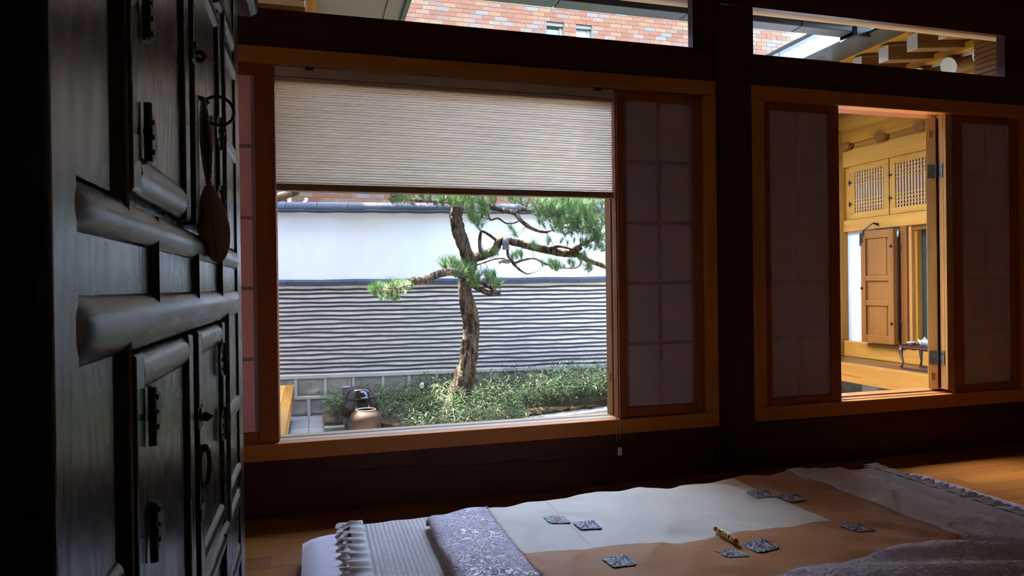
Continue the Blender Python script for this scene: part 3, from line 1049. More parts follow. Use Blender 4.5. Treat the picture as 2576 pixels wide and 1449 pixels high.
# cornice board
co = MB()
poly = [(-0.575, 1.345), (-0.104, 1.345), (-0.094, 1.352), (-0.090, 1.366), (-0.094, 1.378), (-0.575, 1.380)]
co.prism(poly, Y0 - 0.02, Y1 + 0.022, lambda p, q, t_: (p, t_, q))
co.build('cornice', 'lacquer_rail', cab, bevel=0.003)

# key ring with beaded cord and silk pouch hanging from the upper lock
RC = at(549, 279, 0.90)
kp = thing('key_pouch', 'small silk pouch on a beaded cord hanging from an iron ring on the chest', 'pouch', tuple(at(540, 660, 0.90)))
rg = MB()
R_ = 0.0172
rg.tube([RC + Vector((R_ * math.cos(a_), 0.25 * R_ * math.cos(a_), R_ * math.sin(a_))) for a_ in [2 * math.pi * k / 36 for k in range(37)]], 0.0019, 8, cap=False)
rg.build('ring', 'iron', kp, smooth=True)
ct, cb = at(512, 252, 0.888), at(525, 462, 0.895)
MB().tube([(-0.131, YC(0.872), ct.z), ct + Vector((0.001, 0, 0.001)), at(523, 262, 0.89)], 0.003, 8).build('hook', 'iron', kp, smooth=True)
bd = MB()
one = []
for s_ in (0, 1):
    nb = 26
    for k in range(nb):
        f_ = k / (nb - 1)
        p = ct.lerp(cb, f_) + Vector(((0.0035 if s_ else -0.0035) * math.sin(math.pi * f_) + (0.002 if s_ else -0.0015), -0.004, 0))
        prof = [(0.0001, -0.0018), (0.0013, -0.0012), (0.0018, 0.0), (0.0013, 0.0012), (0.0001, 0.0018)]
        bd.lathe(prof, p, 7, cap=False)
bd.build('bead_strand', 'bead', kp, smooth=True)
bw = MB()
bw.grid(3, 24, lambda u, v_: tuple(ct.lerp(cb, v_) + Vector(((u - 0.5) * 0.010 * (0.35 + math.sin(math.pi * v_)), -0.001 + 0.001 * math.sin(6 * v_), 0))))
bw.build('ribbon', 'ribbon_pink', kp, solid=0.0008)
pt, pbm = at(525, 464, 0.895), at(549, 663, 0.905)
ax = pbm - pt
pc = MB()
NPR = 22
prof = []
side_v = Vector((1, 0.15, 0)).normalized()
dep_v = Vector((0.0, 1, 0))
for i in range(NPR + 1):
    f_ = i / NPR
    wd = 0.0187 * (math.sin(math.pi * min(1, f_ * 0.99 + 0.01)) ** 0.55) * (0.80 + 0.30 * f_)
    ctr = pt + ax * f_
    for k in range(20):
        th = 2 * math.pi * k / 20
        s_ = math.cos(th)
        prof.append(ctr + side_v * (wd * s_) + dep_v * (wd * 0.42 * math.sin(th) * (1 - 0.25 * abs(s_))))
fs = []
for i in range(NPR):
    for k in range(20):
        fs.append((i * 20 + k, i * 20 + (k + 1) % 20, (i + 1) * 20 + (k + 1) % 20, (i + 1) * 20 + k))
fs.append(tuple(range(20)))
fs.append(tuple(NPR * 20 + k for k in range(20)))
ctrp = (pt + pbm) / 2
pc.add([p - ctrp for p in prof], fs)
pc.build('pouch', 'pouch_silk', kp, smooth=True, loc=tuple(ctrp))
sm = MB()
sm.tube([pt + ax * f_ + dep_v * -(0.0187 * (math.sin(math.pi * min(1, f_ * .99 + .01)) ** 0.55) * (0.8 + 0.3 * f_) * 0.42) for f_ in [k / 16 for k in range(1, 16)]], 0.0004, 5)
sm.build('seam', 'ribbon_pink', kp)

# ---------------------------------------------------------------- bedding
def nz(x, y, s_=1.0, o_=0.0):
    return noise.noise(Vector((x * s_, y * s_, o_)))


BX0, BX1, BY0, BY1 = -0.045, 2.335, -0.440, -1.66
mt_ = MB()


def matt(u, v_):
    # cross-section parameters give a pillow-like slab
    a = (u - 0.5) * 2
    b = (v_ - 0.5) * 2
    ex = 1 - abs(a) ** 26
    ey = 1 - abs(b) ** 18
    x = BX0 + (BX1 - BX0) * u
    y = BY0 + (BY1 - BY0) * v_
    return x, y, ex, ey


def mat_top(u, v_):
    x, y, ex, ey = matt(u, v_)
    z = 0.048 + 0.042 * (max(0, ex * ey) ** 0.5) + 0.0025 * nz(x, y, 7, 3)
    return (x, y + 0.004 * nz(x, 0, 9), z)


def mat_bot(u, v_):
    x, y, ex, ey = matt(u, v_)
    return (x, y + 0.004 * nz(x, 0, 9), 0.048 - 0.047 * (max(0, ex * ey) ** 0.35))


mt_.grid(90, 46, mat_top)
mt_.grid(90, 46, mat_bot)
tag(mt_.build('futon_mattress', 'mattress_cotton', None, smooth=True), 'lavender white floor mattress under the bedding', 'mattress')

pad = thing('bed_pad', 'cream puckered cotton bed pad with ruffled ends on the mattress', 'bed pad', (1.15, -1.0, 0.09))


def padz(x, y):
    return 0.103 + 0.003 * nz(x, y, 5, 9)


pg = MB()
PX_0, PX_1 = 0.135, 2.135


def padf(u, v_):
    x = PX_0 + (PX_1 - PX_0) * u
    y = -0.452 + 0.04 * u + (-1.62 + 0.452) * v_ + 0.003 * math.sin(x * 60)
    z = padz(x, y) - 0.012 * max(0, 1 - v_ * 40)
    return (x, y, z)


pg.grid(120, 70, padf)
pg.build('pad_cloth', 'pad_cotton', pad, smooth=True, solid=0.010)
for side in (0, 1):
    for lay in (0, 1):
        rf = MB()

        def ruf(u, v_):
            y = -0.440 - 1.18 * v_ + (0.045 if side else 0)
            ph = y * 118 + 2.2 * nz(y, 1, 13) + lay * 1.4
            w_ = 0.052 - lay * 0.012 if not lay else 0.075
            d_ = u * w_
            amp = 0.0035 + 0.0105 * u
            x = (PX_0 + 0.004 - d_) if not side else (PX_1 - 0.004 + d_)
            x += (0.010 * u * math.sin(ph * 0.9 + 0.7)) * (-1 if side else 1)
            z = (0.1035 if not lay else 0.0975) + amp * 0.62 * math.sin(ph) * (1 - 0.25 * lay) - 0.004 * u * u + 0.004 * u
            return (x, y + 0.006 * u * math.cos(ph), max(z, 0.0915))
        rf.grid(8, 340, ruf)
        rf.build('ruffle', 'ruffle_cotton', pad, smooth=True, solid=0.0015)

quilt = thing('silk_quilt', 'cream and peach silk quilt with lavender quilted border on the bed', 'quilt', (1.1, -1.1, 0.105))
QL = 0.320


def far_y(x):
    return -0.578 + 0.062 * (x - 0.32) + 0.006 * nz(x, 0, 11, 2) + 0.004 * math.sin(x * 31)


def seam_y(x):
    return -0.985 - 0.052 * (x - 0.5) + 0.010 * nz(x, 4, 4)


def near_y(x):
    return -1.345 + 0.066 * (x - 0.5)


def qz(x, y):
    z = 0.150 + 0.011 * nz(x, y, 2.6, 5) + 0.009 * nz(x + 0.9 * y, y * 0.5, 6.5, 8) + 0.004 * nz(x + 0.5 * y, y, 17, 1)
    z += 0.006 * max(0, 0.35 - abs(nz(x - 0.7 * y, y * 0.4, 5.0, 14)) * 3)
    e = (far_y(x) - y) / 0.035
    if e < 1:
        z -= 0.032 * (1 - max(0, e)) ** 2
    if x > 1.70:
        z -= 0.036 * min(1, (x - 1.70) / 0.24) ** 1.4
    l_ = (x - QL) / 0.02
    if l_ < 1:
        z -= 0.012 * (1 - max(0, l_)) ** 2
    # gathered folds in the near right corner
    if y < -1.2 and x > 1.1:
        k = min(1, (-1.2 - y) / 0.12) * min(1, (x - 1.1) / 0.3)
        z += 0.012 * k * math.sin((y + 0.25 * x) * 46)
    return max(z, 0.111)


def panel(name, mat, xa, xb, ya, yb, nu, nv, lift=0.0, wave=0.0):
    g = MB()

    def fn(u, v_):
        x = xa + (xb - xa) * u
        a, b = ya(x), yb(x)
        y = a + (b - a) * v_
        return (x, y, qz(x, y) + lift)
    g.grid(nu, nv, fn)
    return g.build(name, mat, quilt, smooth=True, solid=0.008)


FARN = lambda x: -1.75
panel('border', 'quilt_satin', QL, 0.503, far_y, FARN, 26, 120, 0.0045)
panel('cream_panel', 'silk_cream', 0.500, 1.432, far_y, lambda x: seam_y(x) - 0.002, 110, 60)
panel('peach_panel', 'silk_peach', 1.429, 1.682, far_y, lambda x: seam_y(x) - 0.002, 34, 60)
panel('peach_panel', 'silk_peach', 0.500, 1.700, seam_y, lambda x: near_y(x) - 0.004, 130, 44, 0.0012)
panel('border', 'quilt_satin', 0.500, 1.700, near_y, FARN, 130, 56, 0.0045)
panel('border', 'quilt_satin', 1.678, 1.990, lambda x: far_y(x) + 0.05 * max(0, min(1, (x - 1.678) / 0.15)), FARN, 44, 130, 0.0035)
# turned-back lower layer showing at the head end
lw_ = MB()
lw_.grid(10, 110, lambda u, v_: (QL + 0.010 + u * 0.10 - 0.006 * nz(v_ * 3, 2, 5), far_y(0.33) + 0.004 - v_ * 1.15, 0.120 + 0.010 * math.sin(math.pi * u) + 0.003 * nz(v_ * 20, u * 4)))
lw_.build('folded_layer', 'quilt_satin', quilt, smooth=True, solid=0.007)
# eyelash fringe along the border seams
fr_ = MB()


def lash(x, y, z, dx, dy, L=0.011):
    p = Vector((x, y, z))
    q = p + Vector((dx, dy, 0)) * L * rnd.uniform(0.6, 1.2) + Vector((rnd.uniform(-1, 1) * 0.004, rnd.uniform(-1, 1) * 0.004, rnd.uniform(0.001, 0.005)))
    w_ = 0.0006
    fr_.add([p + Vector((w_, 0, 0)), p + Vector((-w_, w_, 0)), p + Vector((0, 0, w_)), q], [(0, 1, 3), (1, 2, 3), (2, 0, 3)])


y = -0.56
while y > -1.45:
    lash(0.503, y, qz(0.503, y) + 0.004, 1, 0)
    lash(QL + 0.006, y, 0.128, -0.6, 0.1, 0.014)
    y -= 0.0022
x = 0.5
while x < 1.70:
    lash(x, near_y(x), qz(x, near_y(x)) + 0.004, 0, 1)
    x += 0.0024
tag(fr_.build('fringe', 'quilt_satin', quilt), kind='stuff')
# thin seam lines of the patchwork
for sx_, yb_ in ((0.705, seam_y), (1.43, seam_y)):
    s_ = MB()
    s_.tube([(sx_ + 0.008 * nz(k, 1), far_y(sx_) - 0.004 + (yb_(sx_) - far_y(sx_)) * k / 24, qz(sx_, far_y(sx_) + (yb_(sx_) - far_y(sx_)) * k / 24) + 0.0006) for k in range(1, 25)], 0.0004, 5)
    s_.build('seam', 'silk_peach', quilt)
# embroidered patches
def patch_mesh(seed):
    m = MB()
    n = 10
    s_ = 0.034

    def pf(u, v_):
        a, b = (u - 0.5) * 2, (v_ - 0.5) * 2
        x_, y_ = a * s_, b * s_
        k = max(0, abs(a) + abs(b) - 1.8) * 0.6
        x_ -= math.copysign(k * s_, a)
        y_ -= math.copysign(k * s_, b)
        return (x_, y_, 0.0012 * nz(a, b, 1.5, seed))
    m.grid(n, n, pf)
    return m


for i, (x, y, rz_) in enumerate(((0.683, -0.765, -0.02), (0.752, -0.832, 0.04), (0.726, -1.106, 0.08), (1.036, -1.124, 0.0), (1.130, -1.116, 0.10), (1.459, -1.098, 0.02), (1.396, -0.746, -0.03), (1.462, -0.815, 0.0))):
    me = patch_mesh(i).mesh('patch')
    for vv in me.vertices:
        wx = x + vv.co.x * math.cos(rz_) - vv.co.y * math.sin(rz_)
        wy = y + vv.co.x * math.sin(rz_) + vv.co.y * math.cos(rz_)
        vv.co.z += qz(wx, wy) - qz(x, y)
    p = place('patch', me, 'embroidery', quilt, solid=0.0015, loc=(x, y, qz(x, y) + 0.0030), rz=rz_)
    p['label'] = 'embroidered square with red flower'

# bead ornament lying on the quilt
oa = Vector((1.072, -0.992, 0))
ob_ = Vector((1.080, -1.086, 0))
oa.z, ob_.z = qz(oa.x, oa.y) + 0.010, qz(ob_.x, ob_.y) + 0.010
orn = thing('bead_ornament', 'small gold and amber bead ornament lying on the quilt seam', 'ornament', tuple((oa + ob_) / 2))
MB().tube([oa, oa.lerp(ob_, 0.5) + Vector((0, 0, 0.002)), ob_], 0.0022, 8).build('core', 'gold', orn, smooth=True)
for k, (f_, r_, mt2) in enumerate(((0.02, 0.0065, 'amber'), (0.16, 0.0055, 'gold'), (0.27, 0.006, 'jade'), (0.38, 0.0065, 'gold'), (0.5, 0.006, 'jade'), (0.62, 0.007, 'gold'), (0.74, 0.0065, 'jade'), (0.9, 0.0095, 'amber'))):
    m = MB()
    m.lathe([(0.0002, -r_), (r_ * 0.7, -r_ * 0.7), (r_, 0), (r_ * 0.7, r_ * 0.7), (0.0002, r_)], oa.lerp(ob_, f_), 10, cap=False)
    m.build('bead', mt2, orn, smooth=True)
lf = MB()
for k in range(16):
    p = oa.lerp(ob_, rnd.uniform(0.15, 0.7))
    q = p + Vector((rnd.uniform(-0.012, 0.012), rnd.uniform(-0.012, 0.012), rnd.uniform(0.002, 0.010)))
    lf.tube([p, p.lerp(q, 0.6), q], [0.0012, 0.0022, 0.0006], 6)
lf.build('gold_foliage', 'gold', orn)

# ================================================================ OUTSIDE
ZG = -0.285
gd = thing('ground', 'grey paved courtyard ground', None, (1.5, 2.0, ZG), kind='structure')
bx('ground_base', 'ground_stone', gd, -4.5, 12.0, 0.18, 9.0, ZG - 0.2, ZG - 0.012, 0)
# paving slabs
slab_xy = []
for (xa, xb) in ((-0.20, -0.055), (-0.055, 0.06)):
    yy = 3.62
    for L in (0.46, 0.52, 0.5, 0.55, 0.5, 0.55):
        slab_xy.append((xa, xb, yy - L, yy))
        yy -= L
for (xa, xb) in ((0.06, 0.40), (0.40, 0.86), (0.86, 1.42), (1.42, 1.95), (1.95, 2.5), (2.5, 3.05), (3.05, 3.6), (3.6, 4.2)):
    yy = 2.80
    for L in (0.5, 0.52, 0.5, 0.52, 0.5):
        slab_xy.append((xa, xb, yy - L, yy))
        yy -= L
for (xa, xb, ya, yb) in slab_xy:
    MB().box(-(xb - xa) / 2 + 0.003, (xb - xa) / 2 - 0.003, -(yb - ya) / 2 + 0.003, (yb - ya) / 2 - 0.003, -0.05, 0).build('paving_slab', 'paving', gd, bevel=0.003, loc=((xa + xb) / 2, (ya + yb) / 2, ZG + rnd.uniform(-0.002, 0.002)))

# ---------------------------------------------------------------- garden wall
GA = math.radians(-4.886)
GO = (-0.309, 3.80, 0.0)
gw = thing('wall_garden', 'garden wall of white plaster over roof tile stripes and granite', None, (1.3, 3.7, ZG), kind='structure')
S0, S1 = -2.6, 6.2


def gbox(name, mat, s0, s1, y0, y1, z0, z1, bevel=0.0, **kw):
    return MB().box(s0, s1, y0, y1, z0, z1).build(name, mat, gw, bevel=bevel, loc=GO, rz=GA, **kw)


gbox('plaster', 'plaster_white', S0, S1, 0.0, 0.25, 0.90, 1.53)
gbox('mortar_bed', 'mortar_stripe', S0, S1, -0.012, 0.25, 0.066, 0.90)
gbox('stone_core', 'mortar_joint', S0, S1, 0.012, 0.25, ZG - 0.1, 0.066)
# mid cap tiles
def tile_len(name, s0, L, y0, y1, z0, z1, mat='roof_tile', slope=0.0, bow=0.0, n=6, par=None):
    m = MB()
    vs_, fs = [], []
    for i in range(n + 1):
        f_ = i / n
        b = bow * math.sin(math.pi * f_) + slope * f_
        x = s0 + L * f_
        vs_ += [(x, y0, z0 + b), (x, y1, z0 + b), (x, y1, z1 + b), (x, y0, z1 + b)]
    for i in range(n):
        k = i * 4
        for j in range(4):
            fs.append((k + j, k + (j + 1) % 4, k + 4 + (j + 1) % 4, k + 4 + j))
    fs.append((3, 2, 1, 0))
    fs.append(tuple(n * 4 + j for j in range(4)))
    m.add(vs_, fs)
    return m


s = S0
k = 0
while s < S1:
    L = 0.298
    m = MB()
    m.prism([(-0.052, 0.862), (-0.048, 0.900), (0.0, 0.921), (0.05, 0.921), (0.05, 0.862)], s + 0.001, s + L - 0.001, lambda p, q, t_: (t_, p, q + 0.003 * math.sin(t_ * 11)))
    m.build('cap_tile', 'roof_tile', gw, bevel=0.002, loc=GO, rz=GA)
    s += L
    k += 1
# stripe tiles: shared meshes, gently bowed roof tiles seen edge-on
variants = []
for bow in (0.003, -0.003, 0.0045, -0.002, 0.001, -0.0042):
    variants.append(tile_len('tile', -0.1515, 0.303, -0.0175, 0.02, -0.0088, 0.0088, bow=bow).mesh('tile'))
rest = MB()
NR = 20
for r_i in range(NR):
    z = 0.0875 + (0.832 - 0.0875) * r_i / (NR - 1)
    s = S0 + (0.155 if r_i % 2 else 0.0) + rnd.uniform(-0.03, 0.03)
    while s < S1 - 0.15:
        wv = lambda q: z + 0.0045 * nz(q * 1.7, r_i * 3.3, 1.0, 6) + 0.002 * nz(q * 5, r_i * 1.7, 1.0, 2)
        za, zb_ = wv(s - 0.15), wv(s + 0.15)
        zz = (za + zb_) / 2
        if -0.35 < s < 3.30:
            c = Matrix.Translation(GO) @ Matrix.Rotation(GA, 4, 'Z') @ Vector((s, 0, zz))
            ob = place('tile', variants[rnd.randrange(6)], 'roof_tile', gw, loc=tuple(c), rz=GA)
            ob.rotation_euler = (0, -math.atan2(zb_ - za, 0.30) + rnd.uniform(-0.004, 0.004), GA)
        else:
            rest.box(s - 0.15, s + 0.15, -0.0215, 0.02, zz - 0.0085, zz + 0.0085)
        s += 0.302
tag(rest.build('tiles', 'roof_tile', gw, loc=GO, rz=GA), kind='stuff')
# granite base with raised mortar joints
gbox('mortar_ledge', 'mortar_joint', S0, S1, -0.030, 0.02, 0.034, 0.070, 0.004)
gbox('mortar_joint', 'mortar_joint', S0, S1, -0.026, 0.02, -0.150, -0.122, 0.004)


def stone_mesh(w_, h_, seed):
    m = MB()

    def fn(u, v_):
        a = (u - 0.5) * w_
        b = (v_ - 0.5) * h_
        e = min(1, min(u, 1 - u) * w_ / 0.018, min(v_, 1 - v_) * h_ / 0.018)
        return (a, 0.006 - 0.014 * e - 0.012 * e * (noise.noise(Vector((a * 22, b * 22, seed))) + 0.6 * noise.noise(Vector((a * 55, b * 55, seed + 4)))), b)
    m.grid(12, 8, fn)
    return m.mesh('stone')


stones = {}
for (zb, zt, off) in ((-0.122, 0.034, 0.0), (ZG - 0.02, -0.150, 0.11)):
    s = S0 + off
    i = 0
    while s < S1:
        w_ = (0.248, 0.262, 0.235, 0.255)[i % 4]
        key = (i % 4, zb)
        if key not in stones:
            stones[key] = [stone_mesh(w_, zt - zb, i * 3.1 + q * 7.7) for q in range(3)]
        c = Matrix.Translation(GO) @ Matrix.Rotation(GA, 4, 'Z') @ Vector((s + w_ / 2, -0.004, (zb + zt) / 2))
        place('stone', stones[key][rnd.randrange(3)], 'granite', gw, True, loc=tuple(c), rz=GA)
        gbox('mortar_joint', 'mortar_joint', s - 0.013, s + 0.013, -0.0255, 0.015, zb, zt, 0.003)
        s += w_
        i += 1
# coping: ridge tubes over a course of thin tiles
s = S0
while s < S1:
    L = 0.268
    m = MB()
    poly = [(0.062 * math.cos(t_), 0.062 * math.sin(t_)) for t_ in [math.pi * q / 14 for q in range(15)]]
    m.prism(poly, s + 0.002, s + L - 0.002, lambda p, q, t_: (t_, 0.02 - p, 1.553 + q * 1.1))
    m.build('ridge_tile', 'roof_tile', gw, loc=GO, rz=GA, smooth=False)
    s += L
s = S0 + 0.1
k = 0
while s < S1:
    L = 0.305
    tile_len('t', s + 0.0006, L - 0.0012, -0.062, 0.10, 1.526, 1.548, bow=-0.004 if k % 3 else -0.006, slope=0.002).build('eave_tile', 'roof_tile', gw, bevel=0.003, loc=GO, rz=GA)
    s += L
    k += 1
gbox('coping_bed', 'roof_dark', S0, S1, -0.03, 0.2, 1.53, 1.556)

# ---------------------------------------------------------------- brick building behind the wall
bb = thing('brick_building', 'red brick building rising behind the garden wall', 'building', (3.0, 9.0, ZG))
BY, BXR, BXL, BZT = 7.50, 8.15, -5.0, 5.38
WINS = [(3.535, 3.825, 4.28, 4.965), (4.025, 4.295, 4.28, 4.965)]
bk_ = MB()
bk_.box(BXL, BXR, BY + 0.006, BY + 4, ZG - 0.2, 4.28)
bk_.box(BXL, BXR, BY + 0.006, BY + 4, 4.965, BZT)
bk_.box(4.4, BXR, BY + 0.006, BY + 4, BZT, 8.6)  # unseen higher part, added to cut sky light on the room's right side
bk_.box(BXL, WINS[0][0], BY + 0.006, BY + 4, 4.28, 4.965)
bk_.box(WINS[0][1], WINS[1][0], BY + 0.006, BY + 4, 4.28, 4.965)
bk_.box(WINS[1][1], BXR, BY + 0.006, BY + 4, 4.28, 4.965)
bk_.box(WINS[0][0], WINS[1][1], BY + 0.3, BY + 4, 4.28, 4.965)
bk_.build('mortar_wall', 'brick_mortar', bb)
bx('sun_block', 'brick', bb, -5.0, -0.42, 4.05, BY, ZG - 0.2, 4.5, 0)  # unseen mass added to keep the sun off the jars
bmesh_ = MB().box(-0.095, 0.095, -0.004, 0.06, -0.0285, 0.0285).mesh('brick')
others = MB()
nrow = int((BZT - ZG) / 0.067)
for i in range(nrow):
    z = ZG + 0.0335 + i * 0.067
    x = BXL + (0.1 if i % 2 else 0.0) + 0.1
    while x < BXR - 0.09:
        if 4.28 < z < 4.965 and any(x + 0.095 > a and x - 0.095 < b for a, b, c, d in WINS):
            cuts = [(x - 0.095, x + 0.095)]
            for a, b, c, d in WINS:
                cuts = [q for lo, hi in cuts for q in ((lo, min(hi, a - 0.004)), (max(lo, b + 0.004), hi)) if q[1] - q[0] > 0.012]
            for lo, hi in cuts:
                MB().box(lo, hi, BY - 0.004, BY + 0.06, z - 0.0285, z + 0.0285).build('brick', 'brick', bb)
            x += 0.2
            continue
        vis = (1.15 < x < 6.2 and 4.74 < z < 5.22) or (7.1 < x and 4.74 < z < 5.16) or (-0.6 < x < 4.6 and 2.02 < z < 2.21)
        if vis:
            place('brick', bmesh_, 'brick', bb, loc=(x, BY, z))
        else:
            others.box(x - 0.095, x + 0.095, BY - 0.004, BY + 0.05, z - 0.0285, z + 0.0285)
        x += 0.2
tag(others.build('bricks', 'brick', bb), kind='stuff')
for i, (a, b, c, d) in enumerate(WINS):
    w = bx('window', 'soffit_brown', bb, a, b, BY + 0.12, BY + 0.16, c, d, 0)
    bx('window_frame', 'soffit_metal', w, b - 0.05, b, BY + 0.09, BY + 0.13, c, d - 0.06, 0.003)
    bx('window_frame', 'soffit_metal', w, a, a + 0.03, BY + 0.09, BY + 0.13, c, d - 0.06, 0.003)
    bx('window_frame', 'soffit_brown', w, a, b, BY + 0.03, BY + 0.13, d - 0.075, d, 0.003)
    bx('pane', 'pane_sky' if i else 'pane_dark', w, a + 0.03, b - 0.05, BY + 0.11, BY + 0.119, c, d - 0.06, 0)
# white pipe, floodlight and cable on the brick wall
pp = at(727, 500, 10.1)
tag(MB().tube([(pp.x, BY - 0.06, 1.4), (pp.x, BY - 0.06, 2.16)], 0.028, 12).build('drain_pipe', 'pipe_white', None, smooth=True), 'short white plastic pipe against the brick wall', 'pipe')
lp = at(768, 505, 10.1)
wl = thing('wall_lamp', 'small white floodlight mounted low on the brick wall', 'lamp', (lp.x, BY - 0.06, lp.z - 0.08))
MB().lathe([(0.005, -0.075), (0.034, -0.07), (0.03, -0.02), (0.018, 0.0)], (lp.x - 0.01, BY - 0.09, lp.z), 14).build('lamp_head', 'pipe_white', wl, smooth=True)
MB().lathe([(0.003, -0.02), (0.02, -0.017), (0.028, 0), (0.02, 0.02), (0.003, 0.026)], (lp.x + 0.01, BY - 0.07, lp.z + 0.02), 14).build('lamp_mount', 'pipe_white', wl, smooth=True)
MB().tube([(lp.x + 0.01, BY - 0.07, lp.z + 0.02), (lp.x + 0.01, BY - 0.0, lp.z + 0.02)], 0.012, 8).build('bracket', 'pipe_white', wl)
c1, c2 = at(733, 492, 10.12), at(762, 512, 10.12)
tag(MB().tube([c1, c1.lerp(c2, 0.5) + Vector((0, 0, -0.008)), c2], 0.003, 6).build('cable', 'iron', None), 'thin black cable sloping down to the white floodlight', 'cable')

# ---------------------------------------------------------------- left wing of the house: veranda and eaves
lwg = thing('house_wing', 'wing at the left edge with yellow wooden veranda and metal eave', 'building', (-1.2, 1.8, ZG))
EX = -0.174
bx('edge_board', 'pine_wood_y', lwg, EX - 0.07, EX, 0.2, 3.58, -0.10, 0.012, 0.004)
yy = 0.2
while yy < 3.55:
    yb = min(yy + 0.165, 3.58)
    MB().box(-0.6, 0.0, 0.001, yb - yy - 0.001, -0.04, 0.0).build('veranda_plank', 'maru_yellow', lwg, bevel=0.002, loc=(EX - 0.071, yy, 0.010))
    yy += 0.165
for y in (0.6, 2.0, 3.4):
    bx('veranda_post', 'pine_wood_z', lwg, EX - 0.25, EX - 0.12, y - 0.06, y + 0.06, ZG, -0.10, 0.004)
bx('foundation', 'granite', lwg, -3.6, -0.55, 0.2, 3.5, ZG, -0.10, 0.01)
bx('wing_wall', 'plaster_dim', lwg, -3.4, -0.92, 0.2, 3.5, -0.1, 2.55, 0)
bx('wing_post', 'pine_wood_z', lwg, -0.98, -0.84, 3.36, 3.5, -0.1, 2.5, 0.006)
bx('wing_post', 'pine_wood_z', lwg, -0.98, -0.84, 1.6, 1.74, -0.1, 2.5, 0.006)
ZE = 2.568
EL = 0.55
bx('soffit_board', 'soffit_metal', lwg, 0.02, EL - 0.10, 0.2, 3.10, ZE + 0.002, ZE + 0.02, 0.002)
bx('soffit_board', 'soffit_metal', lwg, EL - 0.10, EL, 0.2, 1.36, ZE - 0.010, ZE + 0.012, 0.002)
bx('soffit_board', 'soffit_metal', lwg, EL - 0.10, EL, 1.363, 3.10, ZE - 0.010, ZE + 0.012, 0.002)
bx('fascia', 'gutter_metal', lwg, EL, EL + 0.03, 0.2, 3.10, ZE - 0.03, ZE + 0.14, 0.003)
bx('seam_strip', 'roof_dark', lwg, 0.26, 0.32, 0.2, 1.30, ZE - 0.012, ZE + 0.002, 0.003)
for y in (0.55, 0.80, 1.05, 1.30, 1.55, 1.8, 2.05, 2.3, 2.55, 2.8):
    rf_ = bx('rafter', 'pine_wood_x', lwg, -1.0, -0.03, y - 0.045, y + 0.045, ZE - 0.15, ZE - 0.04, 0.003)
    bx('rafter_end', 'white_end', rf_, -0.0299, -0.024, y - 0.045, y + 0.045, ZE - 0.15, ZE - 0.04, 0.001)
bx('sheathing', 'pine_wood_y', lwg, -1.0, 0.04, 0.2, 3.10, ZE - 0.04, ZE - 0.004, 0)
rfm = MB()
rfm.prism([(EL + 0.02, 2.60), (-2.3, 4.0), (-5.0, 2.6), (-5.0, 2.5), (-2.3, 3.85), (EL - 0.02, 2.58)], -0.2, 3.10, lambda p, q, t_: (p, t_, q))
rfm.build('roof', 'roof_dark', lwg)
# leaning round pole end under the left eave
pa, pbb, pe = at(676, 506, 6.0), at(735, 484, 6.02), at(749, 478, 6.02)
pol = thing('wooden_pole', 'brown round wooden pole end poking in above the tile coping', 'pole', tuple(pa))
MB().tube([pa + (pa - pbb) * 4, pa, pbb], 0.036, 14).build('shaft', 'pine_wood_x', pol, smooth=True)
MB().tube([pbb, pe], 0.0372, 14).build('end_cap', 'soffit_brown', pol, smooth=True)

# ---------------------------------------------------------------- roof and eave of the room itself
own = thing('house_roof', 'dark roof eave with grey gutter outside the transom windows', 'roof', (2.0, 1.3, 2.5))
rfm = MB()
rfm.prism([(1.34, 2.68), (-2.2, 4.3), (-6.0, 2.6), (-6.0, 2.5), (-2.2, 4.1), (0.2, 2.95), (1.30, 2.66)], -3.0, 4.4, lambda p, q, t_: (t_, p, q))
rfm.build('roof_slab', 'roof_dark', own)
bx('wall_head', 'beam_wood', own, ROOM_L - 0.3, 4.4, 0.03, 0.19, CEIL, 3.0, 0)
x = EL + 0.035
while x < 3.50:
    xb = min(x + 0.86, 3.585)
    bx('gutter', 'gutter_metal', own, x, xb - 0.004, 1.22, 1.34, 2.556, 2.68, 0.006)
    x += 0.86
bx('fascia', 'roof_dark', own, EL + 0.035, 3.585, 1.16, 1.22, 2.60, 2.70, 0.002)
x = 0.75
while x < 3.5:
    rr_ = MB().box(x - 0.05, x + 0.05, 0.18, 1.18, 0, 0.1, lambda a, b, c: (a, b, c + 2.93 - 0.29 * (b - 0.18))).build('rafter', 'beam_wood', own, bevel=0.003)
    x += 0.28
MB().box(EL, 3.6, 0.18, 1.2, 0, 0.02, lambda a, b, c: (a, b, c + 3.03 - 0.29 * (b - 0.18))).build('sheathing', 'ceiling_wood', own)

# ---------------------------------------------------------------- right wing seen through window 2
rw = thing('house_wing', 'golden pine wing seen through the open shutter window', 'building', (5.2, 1.8, ZG))
XW = 4.86
ZM = 0.142


def wbx(name, mat, d0, d1, o0, o1, z0, z1, bevel=0.003, par=None, **kw):
    """d: distance from the camera along Y, o: how far the piece stands out of the wall"""
    return bx(name, mat, par or rw, XW - o1, XW - o0, d0 - 2.7, d1 - 2.7, z0, z1, bevel, **kw)


wbx('edge_beam', 'edge_wood', 2.95, 5.80, 0.42, 0.49, ZM - 0.158, ZM - 0.002, 0.004)
yy = 2.95
while yy < 5.78:
    yb = min(yy + 0.24, 5.80)
    MB().box(-0.42, 0.0, 0.001, yb - yy - 0.001, -0.04, 0.0).build('veranda_plank', 'maru_wood', rw, bevel=0.002, loc=(XW, yy - 2.7, ZM))
    yy += 0.24
